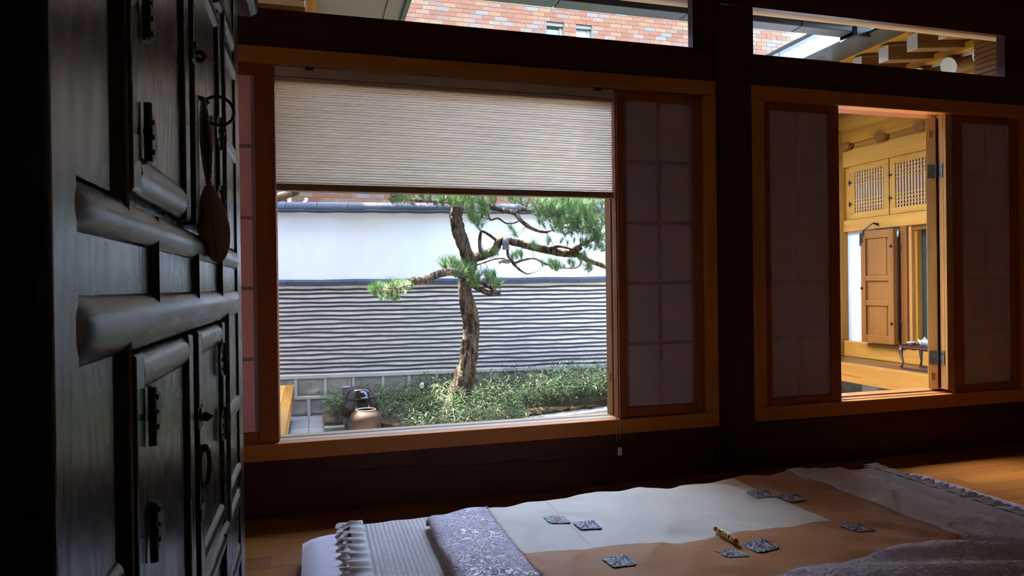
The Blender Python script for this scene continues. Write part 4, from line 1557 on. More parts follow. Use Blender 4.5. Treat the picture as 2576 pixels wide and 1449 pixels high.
# splits and knots in the edge beam
ckk = MB()
ckk.tube([at(x, y, 0) if 0 else (XW - 0.4905, yy_ - 2.7, zz_) for (x, y, yy_, zz_) in ((0, 0, 5.72, 0.072), (0, 0, 5.5, 0.062), (0, 0, 5.3, 0.066), (0, 0, 5.1, 0.052), (0, 0, 4.9, 0.045), (0, 0, 4.75, 0.04))], 0.0018, 5)
ckk.build('crack', 'beam_wood', rw)
wbx('under_wall', 'stone_dark', 2.95, 5.7, 0.05, 0.12, ZG, ZM - 0.05, 0)
for d_ in (5.60, 4.75, 3.9):
    wbx('foundation_stone', 'stone_dark', d_ - 0.09, d_ + 0.09, 0.22, 0.40, ZG, -0.02, 0.015)
wbx('sill_beam', 'pine_wood_y', 2.95, 5.42, -0.08, 0.06, ZM, 0.286, 0.006)
wbx('corner_post', 'pine_wood_z', 5.42, 5.60, -0.10, 0.10, ZM, 2.25, 0.012)
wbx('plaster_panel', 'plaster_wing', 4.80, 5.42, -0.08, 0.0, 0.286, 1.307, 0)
wbx('lintel', 'pine_wood_y', 2.95, 5.42, -0.08, 0.05, 1.307, 1.416, 0.005)
wbx('upper_board', 'pine_wood_y', 2.95, 5.42, -0.08, 0.015, 1.416, 2.066, 0)
wbx('upper_beam', 'pine_wood_y', 2.95, 5.42, -0.08, 0.05, 1.912, 2.066, 0.005)
wbx('bracket_beam', 'pine_wood_y', 2.95, 5.42, -0.08, 0.02, 2.066, 2.125, 0)
wbx('purlin_support', 'pine_wood_y', 2.95, 5.60, -0.08, 0.06, 2.125, 2.255, 0.008)
for d_ in (5.36, 4.95, 4.54, 4.13, 3.72):
    m = MB()
    m.prism([(-0.055, 2.132), (0.055, 2.132), (0.055, 2.100), (0.025, 2.062), (-0.025, 2.062), (-0.055, 2.100)], 0.0, 0.085, lambda p, q, t_: (XW - t_, d_ - 2.7 + p, q))
    m.build('bracket_block', 'door_wood', rw, bevel=0.002)
MB().tube([(XW - 0.02, 0.25, 2.375), (XW - 0.02, 3.05, 2.375)], 0.135, 24).build('purlin', 'pine_wood_y', rw, smooth=True)
wbx('tie_beam_end', 'pine_wood_x', 5.44, 5.60, 0.0, 0.35, 2.14, 2.30, 0.02)
# lattice windows
for (d0, d1) in ((4.89, 5.345), (4.425, 4.88)):
    lt = wbx('lattice_window', 'pine_wood_y', d0, d1, 0.016, 0.040, 1.418, 1.475, 0.004)
    wbx('frame_rail', 'pine_wood_y', d0, d1, 0.016, 0.040, 1.852, 1.910, 0.004, par=lt)
    wbx('frame_stile', 'pine_wood_z', d0, d0 + 0.058, 0.016, 0.0405, 1.470, 1.857, 0.004, par=lt)
    wbx('frame_stile', 'pine_wood_z', d1 - 0.058, d1, 0.016, 0.0405, 1.470, 1.857, 0.004, par=lt)
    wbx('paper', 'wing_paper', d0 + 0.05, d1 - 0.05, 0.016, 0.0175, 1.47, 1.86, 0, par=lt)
    a0, a1 = d0 + 0.058, d1 - 0.058
    for k in range(11):
        dd = a0 + (a1 - a0) * (k + 0.5) / 11
        wbx('lattice_bar', 'lattice_side', dd - 0.0045, dd + 0.0045, 0.018, 0.034, 1.472, 1.855, 0, par=lt)
    for k in (0, 1, 2, 3):
        for zz in (1.500 + k * 0.031, 1.830 - k * 0.031):
            wbx('lattice_bar', 'pine_wood_y', a0, a1, 0.018, 0.0345, zz - 0.0035, zz + 0.0035, 0, par=lt)
    for zz in (1.56, 1.76):
        hm = MB()
        hm.tube([(XW - 0.048, d1 - 2.7 - 0.004, zz - 0.024), (XW - 0.048, d1 - 2.7 - 0.004, zz + 0.024)], 0.005, 8)
        hm.box(XW - 0.044, XW - 0.040, d1 - 2.7 - 0.03, d1 - 2.7 + 0.006, zz - 0.006, zz + 0.006)
        hm.tube([(XW - 0.048, d1 - 2.7 - 0.004, zz), (XW - 0.062, d1 - 2.7 - 0.004, zz)], 0.004, 8)
        hm.build('hinge', 'iron', lt)
# open shutter flat against the wall
SD0, SD1, SO0, SO1, SZ0, SZ1 = 4.775, 5.140, 0.07, 0.115, 0.296, 1.290
shu = wbx('shutter', 'door_wood', SD0, SD0 + 0.055, SO0, SO1, SZ0, SZ1, 0.004)
wbx('shutter_stile', 'door_wood', SD1 - 0.055, SD1, SO0, SO1, SZ0, SZ1, 0.004, par=shu)
for za, zb in ((SZ0, SZ0 + 0.07), (0.625, 0.672), (0.845, 0.892), (SZ1 - 0.07, SZ1)):
    wbx('shutter_rail', 'door_wood', SD0 + 0.055, SD1 - 0.055, SO0, SO1 - 0.002, za, zb, 0.004, par=shu)
for za, zb in ((SZ0 + 0.07, 0.625), (0.672, 0.845), (0.892, SZ1 - 0.07)):
    wbx('shutter_panel', 'door_wood', SD0 + 0.055, SD1 - 0.055, SO0 + 0.006, SO1 - 0.018, za, zb, 0, par=shu)
    if zb - za > 0.2:
        wbx('raised_field', 'door_wood', SD0 + 0.085, SD1 - 0.085, SO0 + 0.006, SO1 - 0.012, za + 0.0, zb - 0.0, 0.003, par=shu)
for (dd, zz) in ((SD0 + 0.022, 1.14), (SD1 - 0.012, 0.78), (SD0 + 0.022, 0.475)):
    m = MB()
    m.tube([(XW - SO1, dd - 2.7, zz), (XW - SO1 - 0.004, dd - 2.7, zz)], 0.014, 12)
    m.tube([(XW - SO1 - 0.004, dd - 2.7, zz), (XW - SO1 - 0.014, dd - 2.7, zz)], [0.008, 0.005], 10)
    m.build('knob', 'iron', shu)
m = MB()
m.box(XW - SO1 - 0.004, XW - SO1, SD1 - 2.7 - 0.03, SD1 - 2.7 + 0.004, 1.19, 1.27)
m.tube([(XW - SO1 - 0.003, SD1 - 2.7 - 0.002, 1.16), (XW - SO1 - 0.003, SD1 - 2.7 - 0.002, 1.275)], 0.007, 8)
m.build('latch_plate', 'iron', shu)
m = MB()
hk0 = Vector((XW - 0.05, 5.0 - 2.7, 1.345))
m.tube([hk0, hk0 + Vector((-0.05, 0.01, 0.01)), hk0 + Vector((-0.07, 0.06, -0.03)), hk0 + Vector((-0.07, 0.10, -0.05)), hk0 + Vector((-0.06, 0.11, -0.10))], [0.012, 0.007, 0.006, 0.007, 0.010], 8)
m.build('hook', 'iron', rw)
for zz in (1.13, 0.47):
    m = MB()
    m.lathe([(0.002, -0.055), (0.011, -0.03), (0.012, 0.03), (0.002, 0.055)], (XW - 0.045, SD0 - 2.7 - 0.014, zz), 10)
    m.build('hinge', 'iron', shu)
# glazed window beside the shutter
wbx('window_jamb', 'door_wood', 4.700, 4.762, -0.06, 0.05, 0.286, 1.307, 0.004)
wbx('window_jamb', 'jamb_wood', 4.668, 4.700, -0.06, 0.03, 0.286, 1.307, 0.003)
wbx('window_sash', 'pine_wood_z', 4.640, 4.668, -0.06, 0.0, 0.286, 1.307, 0.002)
wbx('window_head', 'door_wood', 2.95, 4.668, -0.06, 0.02, 1.268, 1.307, 0.002)
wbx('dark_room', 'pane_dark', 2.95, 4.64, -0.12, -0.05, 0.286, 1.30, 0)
wbx('jamb_gap', 'beam_wood', 4.76, 4.80, -0.08, 0.03, 0.286, 1.307, 0)
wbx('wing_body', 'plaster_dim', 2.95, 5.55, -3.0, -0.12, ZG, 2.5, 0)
# eaves of the right wing
XE = 3.59
y = 1.22
k = 0
while y < 3.9:
    bx('gutter', 'gutter_metal', rw, XE - 0.004, XE + 0.10, y, min(y + 0.8, 3.95) - 0.004, 2.530, 2.68, 0.008)
    y += 0.8
bx('gutter_corner', 'gutter_metal', rw, XE - 0.004, XE + 0.12, 1.20, 1.36, 2.520, 2.68, 0.008)
MB().box(XE + 0.10, 3.885, 0.2, 3.95, 0, 0.02, lambda a, b, c: (a, b, c + 2.555 - 0.12 * (a - XE))).build('soffit_board', 'soffit_brown', rw, bevel=0.002)
MB().box(3.86, 5.2, 0.2, 3.95, 0, 0.02, lambda a, b, c: (a, b, c + 2.515 + 0.13 * (a - 3.86))).build('sheathing', 'pine_wood_y', rw)
for k in range(12):
    yd = 3.495 + 0.245 * k
    rf_ = MB().box(3.90, 4.75, yd - 2.7 - 0.042, yd - 2.7 + 0.042, 2.395, 2.50, lambda a, b, c: (a, b, c + 0.10 * (a - 3.9))).build('flying_rafter', 'pine_wood_x', rw, bevel=0.003)
    MB().box(3.893, 3.8995, yd - 2.7 - 0.042, yd - 2.7 + 0.042, 2.395, 2.50).build('rafter_end', 'white_end', rf_, bevel=0.001)
    yd2 = 3.575 + 0.247 * k
    q0, q1 = Vector((4.30, yd2 - 2.7, 2.342)), Vector((5.2, yd2 - 2.7, 2.60))
    rf_ = MB().tube([q0, q1], 0.063, 20).build('round_rafter', 'pine_wood_x', rw, smooth=True)
    MB().tube([q0 + Vector((-0.006, 0, -0.002)), q0 + Vector((0.0005, 0, 0))], 0.0632, 20).build('rafter_end', 'white_end', rf_)
MB().box(4.36, 5.2, 0.2, 3.95, 0, 0.02, lambda a, b, c: (a, b, c + 2.395 + 0.28 * (a - 4.36))).build('eave_plaster', 'eave_plaster', rw)
bx('eave_board', 'pine_wood_y', rw, 4.30, 4.40, 0.2, 3.95, 2.415, 2.470, 0.004)
rfm = MB()
rfm.prism([(XE - 0.02, 2.70), (6.4, 4.1), (9.0, 2.6), (9.0, 2.5), (6.4, 3.95), (XE + 0.02, 2.67)], -0.2, 3.95, lambda p, q, t_: (p, t_, q))
rfm.build('roof', 'roof_dark', rw)
# slatted gable vent beside the transom
sv = thing('slatted_panel', 'orange wooden slatted panel at the right end of the transom', 'panel', (3.77, 0.4, 1.85))
bx('panel_frame', 'pine_wood_z', sv, 3.755, 3.79, 0.20, 0.315, 1.80, 2.30, 0.002)
for k in range(16):
    z = 1.80 + k * 0.0305
    bx('slat', 'door_wood', sv, 3.752, 3.785, 0.316, 0.47, z + 0.002, z + 0.0285, 0.002)

# neighbour's tiled roof behind
nb = thing('neighbour_roof', 'distant grey tiled roof corner beside the brick building', 'roof', (8.5, 6.0, 3.5))
p0 = at(2040, 150, 7.6)
MB().box(6.35, 9.5, 4.9, 7.3, -0.3, 4.0).build('gable_wall', 'plaster_dim', nb)
MB().box(0, 3.2, 0, 2.6, 0, 0.06, lambda a, b, c: (6.28 + a, 4.8 + b, 3.82 + 0.55 * a * 0.6 + c)).build('verge', 'frame_white', nb)
for k in range(9):
    y = 4.8 + k * 0.27
    MB().tube([(6.25, y, 3.93), (7.6, y, 3.93 + 0.33 * 1.35)], 0.06, 10).build('ridge_tile', 'roof_tile', nb)
    MB().box(0, 1.4, 0.03, 0.24, 0, 0.03, lambda a, b, c: (6.26 + a, y + b, 3.89 + 0.33 * a + c)).build('flat_tile', 'roof_tile', nb)

# ---------------------------------------------------------------- tea table with teapot and bowl on the right veranda
tt = thing('tea_table', 'small dark red tea table with curved legs on the right veranda', 'table', (4.60, 1.62, ZM))
TX0, TX1, TY0, TY1, TZ = 4.49, 4.72, 4.10 - 2.7, 4.475 - 2.7, ZM + 0.188
bx('table_top', 'tea_table_wood', tt, TX0, TX1, TY0, TY1, TZ - 0.016, TZ - 0.004, 0.003)
rim = MB()
rim.box(TX0, TX0 + 0.008, TY0, TY1, TZ - 0.006, TZ + 0.004)
rim.box(TX1 - 0.008, TX1, TY0, TY1, TZ - 0.006, TZ + 0.004)
rim.box(TX0 + 0.008, TX1 - 0.008, TY0, TY0 + 0.008, TZ - 0.006, TZ + 0.004)
rim.box(TX0 + 0.008, TX1 - 0.008, TY1 - 0.008, TY1, TZ - 0.006, TZ + 0.004)
rim.build('rim', 'tea_table_wood', tt)
for sx_ in (-1, 1):
    for sy_ in (-1, 1):
        cx = (TX0 + TX1) / 2 + sx_ * ((TX1 - TX0) / 2 - 0.02)
        cy = (TY0 + TY1) / 2 + sy_ * ((TY1 - TY0) / 2 - 0.02)
        pts = [(cx, cy, TZ - 0.016), (cx + sx_ * 0.008, cy + sy_ * 0.012, TZ - 0.05), (cx + sx_ * 0.004, cy + sy_ * 0.008, TZ - 0.09), (cx - sx_ * 0.004, cy - sy_ * 0.002, TZ - 0.135), (cx, cy + sy_ * 0.006, TZ - 0.165), (cx + sx_ * 0.004, cy + sy_ * 0.014, ZM + 0.010)]
        MB().tube(pts, [0.015, 0.017, 0.012, 0.008, 0.008, 0.012], 10).build('leg', 'tea_table_wood', tt, smooth=True)
for sx_ in (TX0 + 0.02, TX1 - 0.02):
    bx('foot_bar', 'tea_table_wood', tt, sx_ - 0.007, sx_ + 0.007, TY0 + 0.02, TY1 - 0.005, ZM + 0.001, ZM + 0.012, 0.002)
for sx_ in (TX0 + 0.012, TX1 - 0.016):
    ap = MB()
    n = 14
    vs_ = []
    for i in range(n + 1):
        f_ = i / n
        y = TY0 + 0.03 + (TY1 - TY0 - 0.06) * f_
        zb = TZ - 0.022 - 0.010 * abs(math.cos(f_ * math.pi * 3)) - 0.012 * (abs(f_ - 0.5) * 2) ** 3
        vs_ += [(sx_, y, TZ - 0.015), (sx_ + 0.005, y, TZ - 0.015), (sx_ + 0.005, y, zb), (sx_, y, zb)]
    fs = []
    for i in range(n):
        k = i * 4
        for j in range(4):
            fs.append((k + j, k + (j + 1) % 4, k + 4 + (j + 1) % 4, k + 4 + j))
    fs += [(0, 1, 2, 3), tuple(n * 4 + j for j in (3, 2, 1, 0))]
    ap.add(vs_, fs)
    ap.build('apron', 'tea_table_wood', tt)
tp = thing('teapot', 'pale celadon teapot on the small tea table', 'teapot', (4.57, 4.30 - 2.7, TZ))
c = Vector((4.57, 4.30 - 2.7, TZ - 0.0035))
MB().lathe([(0.018, 0), (0.024, 0.004), (0.036, 0.018), (0.040, 0.032), (0.034, 0.046), (0.022, 0.054), (0.016, 0.056)], c, 24).build('pot_body', 'celadon', tp, smooth=True)
ld_ = MB().lathe([(0.019, 0.055), (0.017, 0.060), (0.006, 0.065)], c, 20).build('lid', 'celadon', tp, smooth=True)
MB().lathe([(0.002, 0.063), (0.0065, 0.067), (0.007, 0.071), (0.002, 0.077)], c, 12).build('lid_knob', 'celadon', ld_, smooth=True)
MB().tube([c + Vector((0, 0.030, 0.026)), c + Vector((0, 0.047, 0.036)), c + Vector((0, 0.056, 0.050)), c + Vector((0, 0.062, 0.053))], [0.011, 0.008, 0.0055, 0.0045], 12).build('spout', 'celadon', tp, smooth=True)
MB().tube([c + Vector((-0.036, -0.006, 0.040)), c + Vector((-0.056, -0.012, 0.042)), c + Vector((-0.060, -0.014, 0.028)), c + Vector((-0.050, -0.010, 0.016)), c + Vector((-0.034, -0.006, 0.016))], 0.0042, 10).build('handle', 'celadon', tp, smooth=True)
c = Vector((4.545, 4.402 - 2.7, TZ - 0.0035))
bw_ = MB().lathe([(0.014, 0), (0.015, 0.004), (0.026, 0.012), (0.033, 0.026), (0.0345, 0.033), (0.032, 0.033), (0.024, 0.015), (0.002, 0.010)], c, 24).build('tea_bowl', 'clay_bowl', None, smooth=True)
tag(bw_, 'small grey tea bowl in front of the celadon teapot', 'bowl')

# ---------------------------------------------------------------- planting bed
bed = [(0.07, 3.66), (0.07, 2.92), (0.34, 2.92), (0.56, 2.66), (0.72, 2.05), (1.0, 1.86), (1.45, 1.90), (1.56, 2.55), (2.46, 2.86), (3.4, 3.05), (4.3, 3.15), (4.3, 3.42)]


def in_bed(x, y):
    c_ = False
    j = len(bed) - 1
    for i in range(len(bed)):
        if (bed[i][1] > y) != (bed[j][1] > y) and x < (bed[j][0] - bed[i][0]) * (y - bed[i][1]) / (bed[j][1] - bed[i][1]) + bed[i][0]:
            c_ = not c_
        j = i
    return c_


def mound(x, y):
    return ZG + 0.05 + 0.10 * max(0, min(1, (y - 2.0) / 1.0)) + 0.02 * nz(x, y, 3)


so = MB()
tag(so.prism(bed, ZG - 0.01, ZG + 0.075, lambda p, q, t_: (p, q, t_)).build('soil', 'soil', gd), kind='stuff')


def kerb(p, q, w_, h_, n):
    p, q = Vector((*p, 0)), Vector((*q, 0))
    d = (q - p) / n
    for i in range(n):
        a, b = p + d * i, p + d * (i + 1)
        an = math.atan2(d.y, d.x)
        c_ = (a + b) / 2
        MB().box(-d.length / 2 + 0.002, d.length / 2 - 0.002, -w_, 0, -0.03, h_).build('kerb_stone', 'kerb_stone', gd, bevel=0.005, loc=(c_.x, c_.y, ZG), rz=an)


kerb((1.56, 2.56), (3.4, 3.06), 0.13, 0.085, 4)
kerb((0.065, 2.93), (0.40, 2.93), 0.09, 0.05, 1)

# dwarf bamboo
bam = MB()


def leaf(p, d, L, w_, droop):
    d = d.normalized()
    sd = d.cross(Vector((0, 0, 1)))
    if sd.length < 0.05:
        sd = Vector((1, 0, 0))
    sd.normalize()
    upv = sd.cross(d)
    pts = []
    for f_, ww in ((0.0, 0.12), (0.35, 1.0), (0.7, 0.7), (1.0, 0.0)):
        c_ = p + d * (L * f_) - Vector((0, 0, 1)) * droop * L * f_ * f_
        pts.append((c_, ww))
    vs_ = []
    for c_, ww in pts[:-1]:
        vs_ += [c_ - sd * w_ * ww + upv * w_ * 0.35 * ww, c_, c_ + sd * w_ * ww + upv * w_ * 0.35 * ww]
    vs_.append(pts[-1][0])
    bam.add(vs_, [(0, 1, 4, 3), (1, 2, 5, 4), (3, 4, 7, 6), (4, 5, 8, 7), (6, 7, 9), (7, 8, 9)])


r2 = random.Random(11)
n_st = 0
while n_st < 4100:
    if n_st < 3600:
        x, y = r2.uniform(0.09, 3.9), r2.uniform(1.86, 3.62)
        if not in_bed(x, y):
            continue
    else:
        x = r2.uniform(1.5, 3.3)
        y = 2.575 + (x - 1.56) * 0.272 + r2.uniform(0.0, 0.16)
    gy = 3.80 - 0.0855 * (x + 0.309)
    if y > gy - 0.06:
        continue
    if (x - 0.33) ** 2 + (y - 2.8) ** 2 < 0.028 or (x - 0.35) ** 2 + (y - 2.48) ** 2 < 0.022:
        continue
    edge_near = min(1, max(0.25, (y - 1.85) / 0.5)) if x < 1.5 else 1.0
    base = ZG + 0.07
    hgt = (0.15 + 0.10 * max(0, min(1, (y - 2.0) / 1.0)) + 0.09 * min(1, max(0, (x - 1.3) / 1.0)) + 0.05 * nz(x, y, 2.5, 2)) * r2.uniform(0.55, 1.1) * (0.75 + 0.25 * edge_near)
    if x < 0.75:
        hgt *= 0.8
    lean = Vector((r2.uniform(-0.3, 0.3), r2.uniform(-0.45, 0.2), 1))
    top = Vector((x, y, base)) + lean * hgt
    nl = r2.randint(5, 7)
    for k in range(nl):
        f_ = 1 - 0.85 * (k / nl) * r2.uniform(0.6, 1.1)
        p = Vector((x, y, base)).lerp(top, f_)
        a_ = r2.uniform(0, 2 * math.pi)
        leaf(p, Vector((math.cos(a_), math.sin(a_), r2.uniform(-0.1, 0.9))), r2.uniform(0.05, 0.095), r2.uniform(0.0024, 0.0046), r2.uniform(0.1, 0.6))
    n_st += 1
tag(bam.build('dwarf_bamboo', 'bamboo_leaf', None), 'low dwarf bamboo leaves covering the planting bed', 'bamboo', kind='stuff')

# small weeds by the kerb
for i, (px, py, lab) in enumerate(((1428, 1018, 'small green rosette weed by the kerb, left one'), (1485, 1012, 'small green rosette weed by the kerb, right one'))):
    c = at(px, py, 5.42)
    c.z = ZG + 0.085
    bam = MB()
    for k in range(12):
        a_ = k * 2.4
        leaf(c, Vector((math.cos(a_), math.sin(a_), 0.35 + 0.3 * (k % 3))), 0.05, 0.009, 0.3)
    tag(bam.build('weed', 'bamboo_leaf', None), lab, 'weed')

# ---------------------------------------------------------------- jars, bollard, spotlight
JB = Vector((0.405, 2.74, ZG))
jar = thing('onggi_jar', 'large glossy black brown crock with a lid behind the small jar', 'jar', tuple(JB))
JB.x, JB.y = at(905, 1000, 5.50).x, 5.50 - 2.7
MB().lathe([(0.085, 0.0), (0.09, 0.004), (0.115, 0.05), (0.134, 0.11), (0.141, 0.16), (0.138, 0.205), (0.125, 0.245), (0.109, 0.27), (0.107, 0.28), (0.095, 0.28), (0.095, 0.25)], JB, 48).build('jar_body', 'onggi_glaze', jar, smooth=True)
MB().lathe([(0.112, 0.271), (0.119, 0.274), (0.121, 0.281), (0.115, 0.287), (0.109, 0.297), (0.096, 0.325), (0.079, 0.345), (0.069, 0.350), (0.061, 0.347), (0.001, 0.345)], JB, 48, cap=False).build('jar_lid', 'onggi_glaze', jar, smooth=True)
JS = at(920, 1040, 5.18)
JS.z = ZG
jar2 = thing('clay_jar', 'small brown unglazed clay jar with open pale rim', 'jar', tuple(JS))
MB().lathe([(0.075, 0.0), (0.082, 0.005), (0.098, 0.05), (0.109, 0.10), (0.112, 0.14), (0.116, 0.175), (0.100, 0.208), (0.080, 0.226), (0.073, 0.234), (0.066, 0.233), (0.066, 0.222), (0.09, 0.19), (0.10, 0.13), (0.08, 0.04)], JS, 48, cap=True).build('jar_body', 'terracotta_jar', jar2, smooth=True)
MB().lathe([(0.0655, 0.231), (0.069, 0.238), (0.074, 0.238), (0.0765, 0.234), (0.075, 0.229), (0.0695, 0.2295)], JS, 40, cap=False).build('jar_rim', 'jar_rim', jar2, smooth=True)
pb_ = at(871, 990, 5.95)
bo = MB().lathe([(0.033, 0.0), (0.033, 0.0001)], (0, 0, 0), 24)
bo = MB()
zt = at(871, 972, 5.95).z
bo.tube([(pb_.x, pb_.y, ZG), (pb_.x, pb_.y, zt - 0.008)], 0.032, 24)
bol = thing('pipe_bollard', 'short grey pipe standing behind the large crock', 'pipe', (pb_.x, pb_.y, ZG))
bo.build('pipe_shaft', 'bollard_grey', bol, smooth=False)
MB().lathe([(0.033, zt - 0.014), (0.034, zt - 0.004), (0.030, zt), (0.001, zt + 0.002)], (pb_.x, pb_.y, 0), 24).build('pipe_cap', 'bollard_grey', bol)
sp = at(1064, 976, 5.75)
spt = thing('garden_spotlight', 'small black garden spotlight on a stake in the bamboo', 'spotlight', (sp.x, sp.y, ZG))
MB().tube([(sp.x - 0.005, sp.y, ZG + 0.05), (sp.x - 0.003, sp.y, sp.z - 0.01)], 0.010, 10).build('stake', 'lamp_black', spt)
hd, he = Vector((sp.x - 0.012, sp.y - 0.02, sp.z + 0.022)), Vector((sp.x + 0.045, sp.y + 0.05, sp.z + 0.030))
MB().tube([hd, hd.lerp(he, 0.3), he], [0.026, 0.027, 0.018], 16).build('lamp_head', 'lamp_black', spt, smooth=True)
dn = (hd - he).normalized()
MB().tube([hd, hd + dn * 0.006], [0.0245, 0.022], 16).build('lens', 'lamp_lens', spt)

# ---------------------------------------------------------------- pine tree
TD = 5.5
pine = thing('pine_tree', 'gnarled red pine with spreading branches before the garden wall', 'tree', (at(1158, 1000, TD).x, TD - 2.7, ZG))


def path(pp, d0=TD, d1=TD):
    out, rad = [], []
    for i, (x, y, r_) in enumerate(pp):
        d = d0 + (d1 - d0) * i / max(1, len(pp) - 1)
        out.append(at(x, y, d))
        rad.append(r_ * d * 1.02 / F)
    return out, rad


def smooth_path(pts, rad, n=5):
    o, r_ = [], []
    for i in range(len(pts) - 1):
        p0, p1, p2, p3 = pts[max(0, i - 1)], pts[i], pts[i + 1], pts[min(len(pts) - 1, i + 2)]
        for k in range(n):
            t_ = k / n
            o.append(0.5 * ((2 * p1) + (p2 - p0) * t_ + (2 * p0 - 5 * p1 + 4 * p2 - p3) * t_ ** 2 + (3 * p1 - p0 - 3 * p2 + p3) * t_ ** 3))
            r_.append(rad[i] + (rad[i + 1] - rad[i]) * t_)
    o.append(pts[-1])
    r_.append(rad[-1])
    return o, r_


trunk_px = [(1152, 1045, 34), (1156, 1005, 30), (1165, 960, 26), (1176, 920, 23), (1183, 870, 21), (1186, 832, 20), (1183, 800, 20), (1176, 770, 19), (1170, 735, 17), (1172, 700, 18), (1181, 660, 18), (1169, 625, 16), (1157, 590, 16), (1148, 560, 16), (1147, 540, 15), (1151, 515, 13), (1160, 492, 11), (1168, 465, 10), (1185, 425, 9), (1215, 395, 7), (1260, 370, 5)]
tp_, tr_ = path(trunk_px)
tp_, tr_ = smooth_path(tp_, tr_, 9)
MB().tube(tp_, tr_, 26, wob=0.30).build('trunk', 'bark', pine, smooth=True)
BR = [
    ([(1183, 655, 13), (1205, 646, 11), (1225, 640, 10), (1245, 627, 11), (1256, 609, 11), (1275, 605, 10), (1320, 616, 10), (1370, 628, 10), (1410, 636, 10), (1437, 640, 9), (1455, 641, 8), (1480, 655, 7), (1510, 666, 6), (1535, 676, 4.5), (1575, 694, 3)], 5.5, 5.25),
    ([(1430, 638, 6), (1450, 622, 5.5), (1478, 609, 5), (1497, 597, 4.5), (1510, 578, 3.5), (1516, 555, 2.5)], 5.33, 5.2),
    ([(1437, 636, 5), (1455, 630, 5), (1462, 622, 5)], 5.33, 5.3),
    ([(1375, 626, 3), (1400, 620, 4), (1420, 622, 3), (1440, 628, 3)], 5.36, 5.3),
    ([(1211, 640, 5.5), (1207, 612, 4.5), (1209, 588, 4), (1214, 582, 3), (1231, 591, 4), (1244, 601, 4), (1254, 608, 4)], 5.48, 5.42),
    ([(1158, 505, 9), (1178, 497, 6), (1205, 507, 6), (1232, 519, 6.5), (1258, 527, 6.5), (1284, 533, 6), (1297, 539, 5.5), (1312, 556, 5), (1328, 569, 5), (1348, 579, 4), (1372, 584, 3), (1388, 580, 2)], 5.5, 5.2),
    ([(1294, 536, 4.5), (1310, 528, 4.5), (1332, 529, 4), (1360, 538, 3), (1382, 547, 2)], 5.37, 5.2),
    ([(1227, 521, 3), (1229, 538, 2.4), (1234, 553, 2.6), (1252, 549, 2.2), (1265, 557, 2.2), (1275, 562, 2), (1294, 561, 2), (1308, 554, 1.6)], 5.44, 5.35),
    ([(1262, 480, 3), (1285, 498, 2.6), (1308, 511, 2.2), (1324, 519, 1.6)], 5.4, 5.3),
    ([(1170, 698, 10), (1155, 690, 10), (1140, 685, 9.5), (1120, 685, 9.5), (1095, 693, 9), (1070, 702, 8.5), (1048, 706, 8.5), (1038, 703, 8)], 5.46, 5.3),
    ([(1097, 698, 2.5), (1080, 708, 2.4), (1060, 714, 1.8), (1036, 716, 1.4), (1010, 722, 1.1), (985, 730, 0.8)], 5.36, 5.25),
    ([(1174, 712, 8), (1200, 724, 7), (1225, 735, 7), (1248, 740, 6), (1258, 737, 3.5)], 5.44, 5.3),
    ([(1184, 692, 5), (1200, 706, 5), (1222, 717, 5), (1240, 727, 5), (1250, 738, 5)], 5.44, 5.32),
    ([(1275, 614, 5), (1277, 630, 3.4), (1279, 645, 3.4), (1290, 660, 4), (1300, 672, 3.4), (1312, 682, 2.6), (1326, 689, 2), (1338, 687, 1.2)], 5.42, 5.3),
    ([(1290, 664, 3), (1315, 655, 2.6), (1345, 651, 2.2), (1380, 667, 1.8), (1430, 675, 1.4), (1455, 671, 1.8), (1463, 656, 2.4)], 5.38, 5.25),
    ([(1195, 668, 2), (1220, 660, 1.8), (1245, 652, 1.6), (1270, 650, 1.4)], 5.44, 5.4),
    ([(1150, 520, 5), (1125, 509, 4), (1090, 506, 3.4), (1050, 505, 2.8), (1015, 500, 2.2), (985, 493, 1.6)], 5.48, 5.3),
    ([(1395, 548, 3), (1410, 562, 2.6), (1432, 558, 2.2), (1450, 545, 1.6)], 5.25, 5.2),
    ([(1420, 572, 3), (1445, 572, 2.8), (1470, 575, 2.4), (1485, 560, 1.6)], 5.22, 5.15),
    ([(1185, 425, 6), (1240, 420, 5), (1310, 430, 4), (1400, 425, 3), (1500, 420, 2)], 5.5, 5.1),
    ([(1215, 395, 5), (1300, 370, 4), (1420, 350, 3), (1540, 345, 2)], 5.55, 5.5),
    ([(1185, 425, 5), (1240, 380, 4), (1330, 340, 3), (1430, 320, 2)], 5.5, 5.9),
]
SAMP = []
for pp, d0, d1 in BR:
    p_, r_ = path(pp, d0, d1)
    p_, r_ = smooth_path(p_, r_, 5)
    MB().tube(p_, r_, 10, wob=0.22).build('branch', 'bark', pine, smooth=True)
    SAMP += [(q, w_) for q, w_ in zip(p_, r_)]
SAMP += [(q, w_) for q, w_ in zip(tp_[-60:], tr_[-60:])]

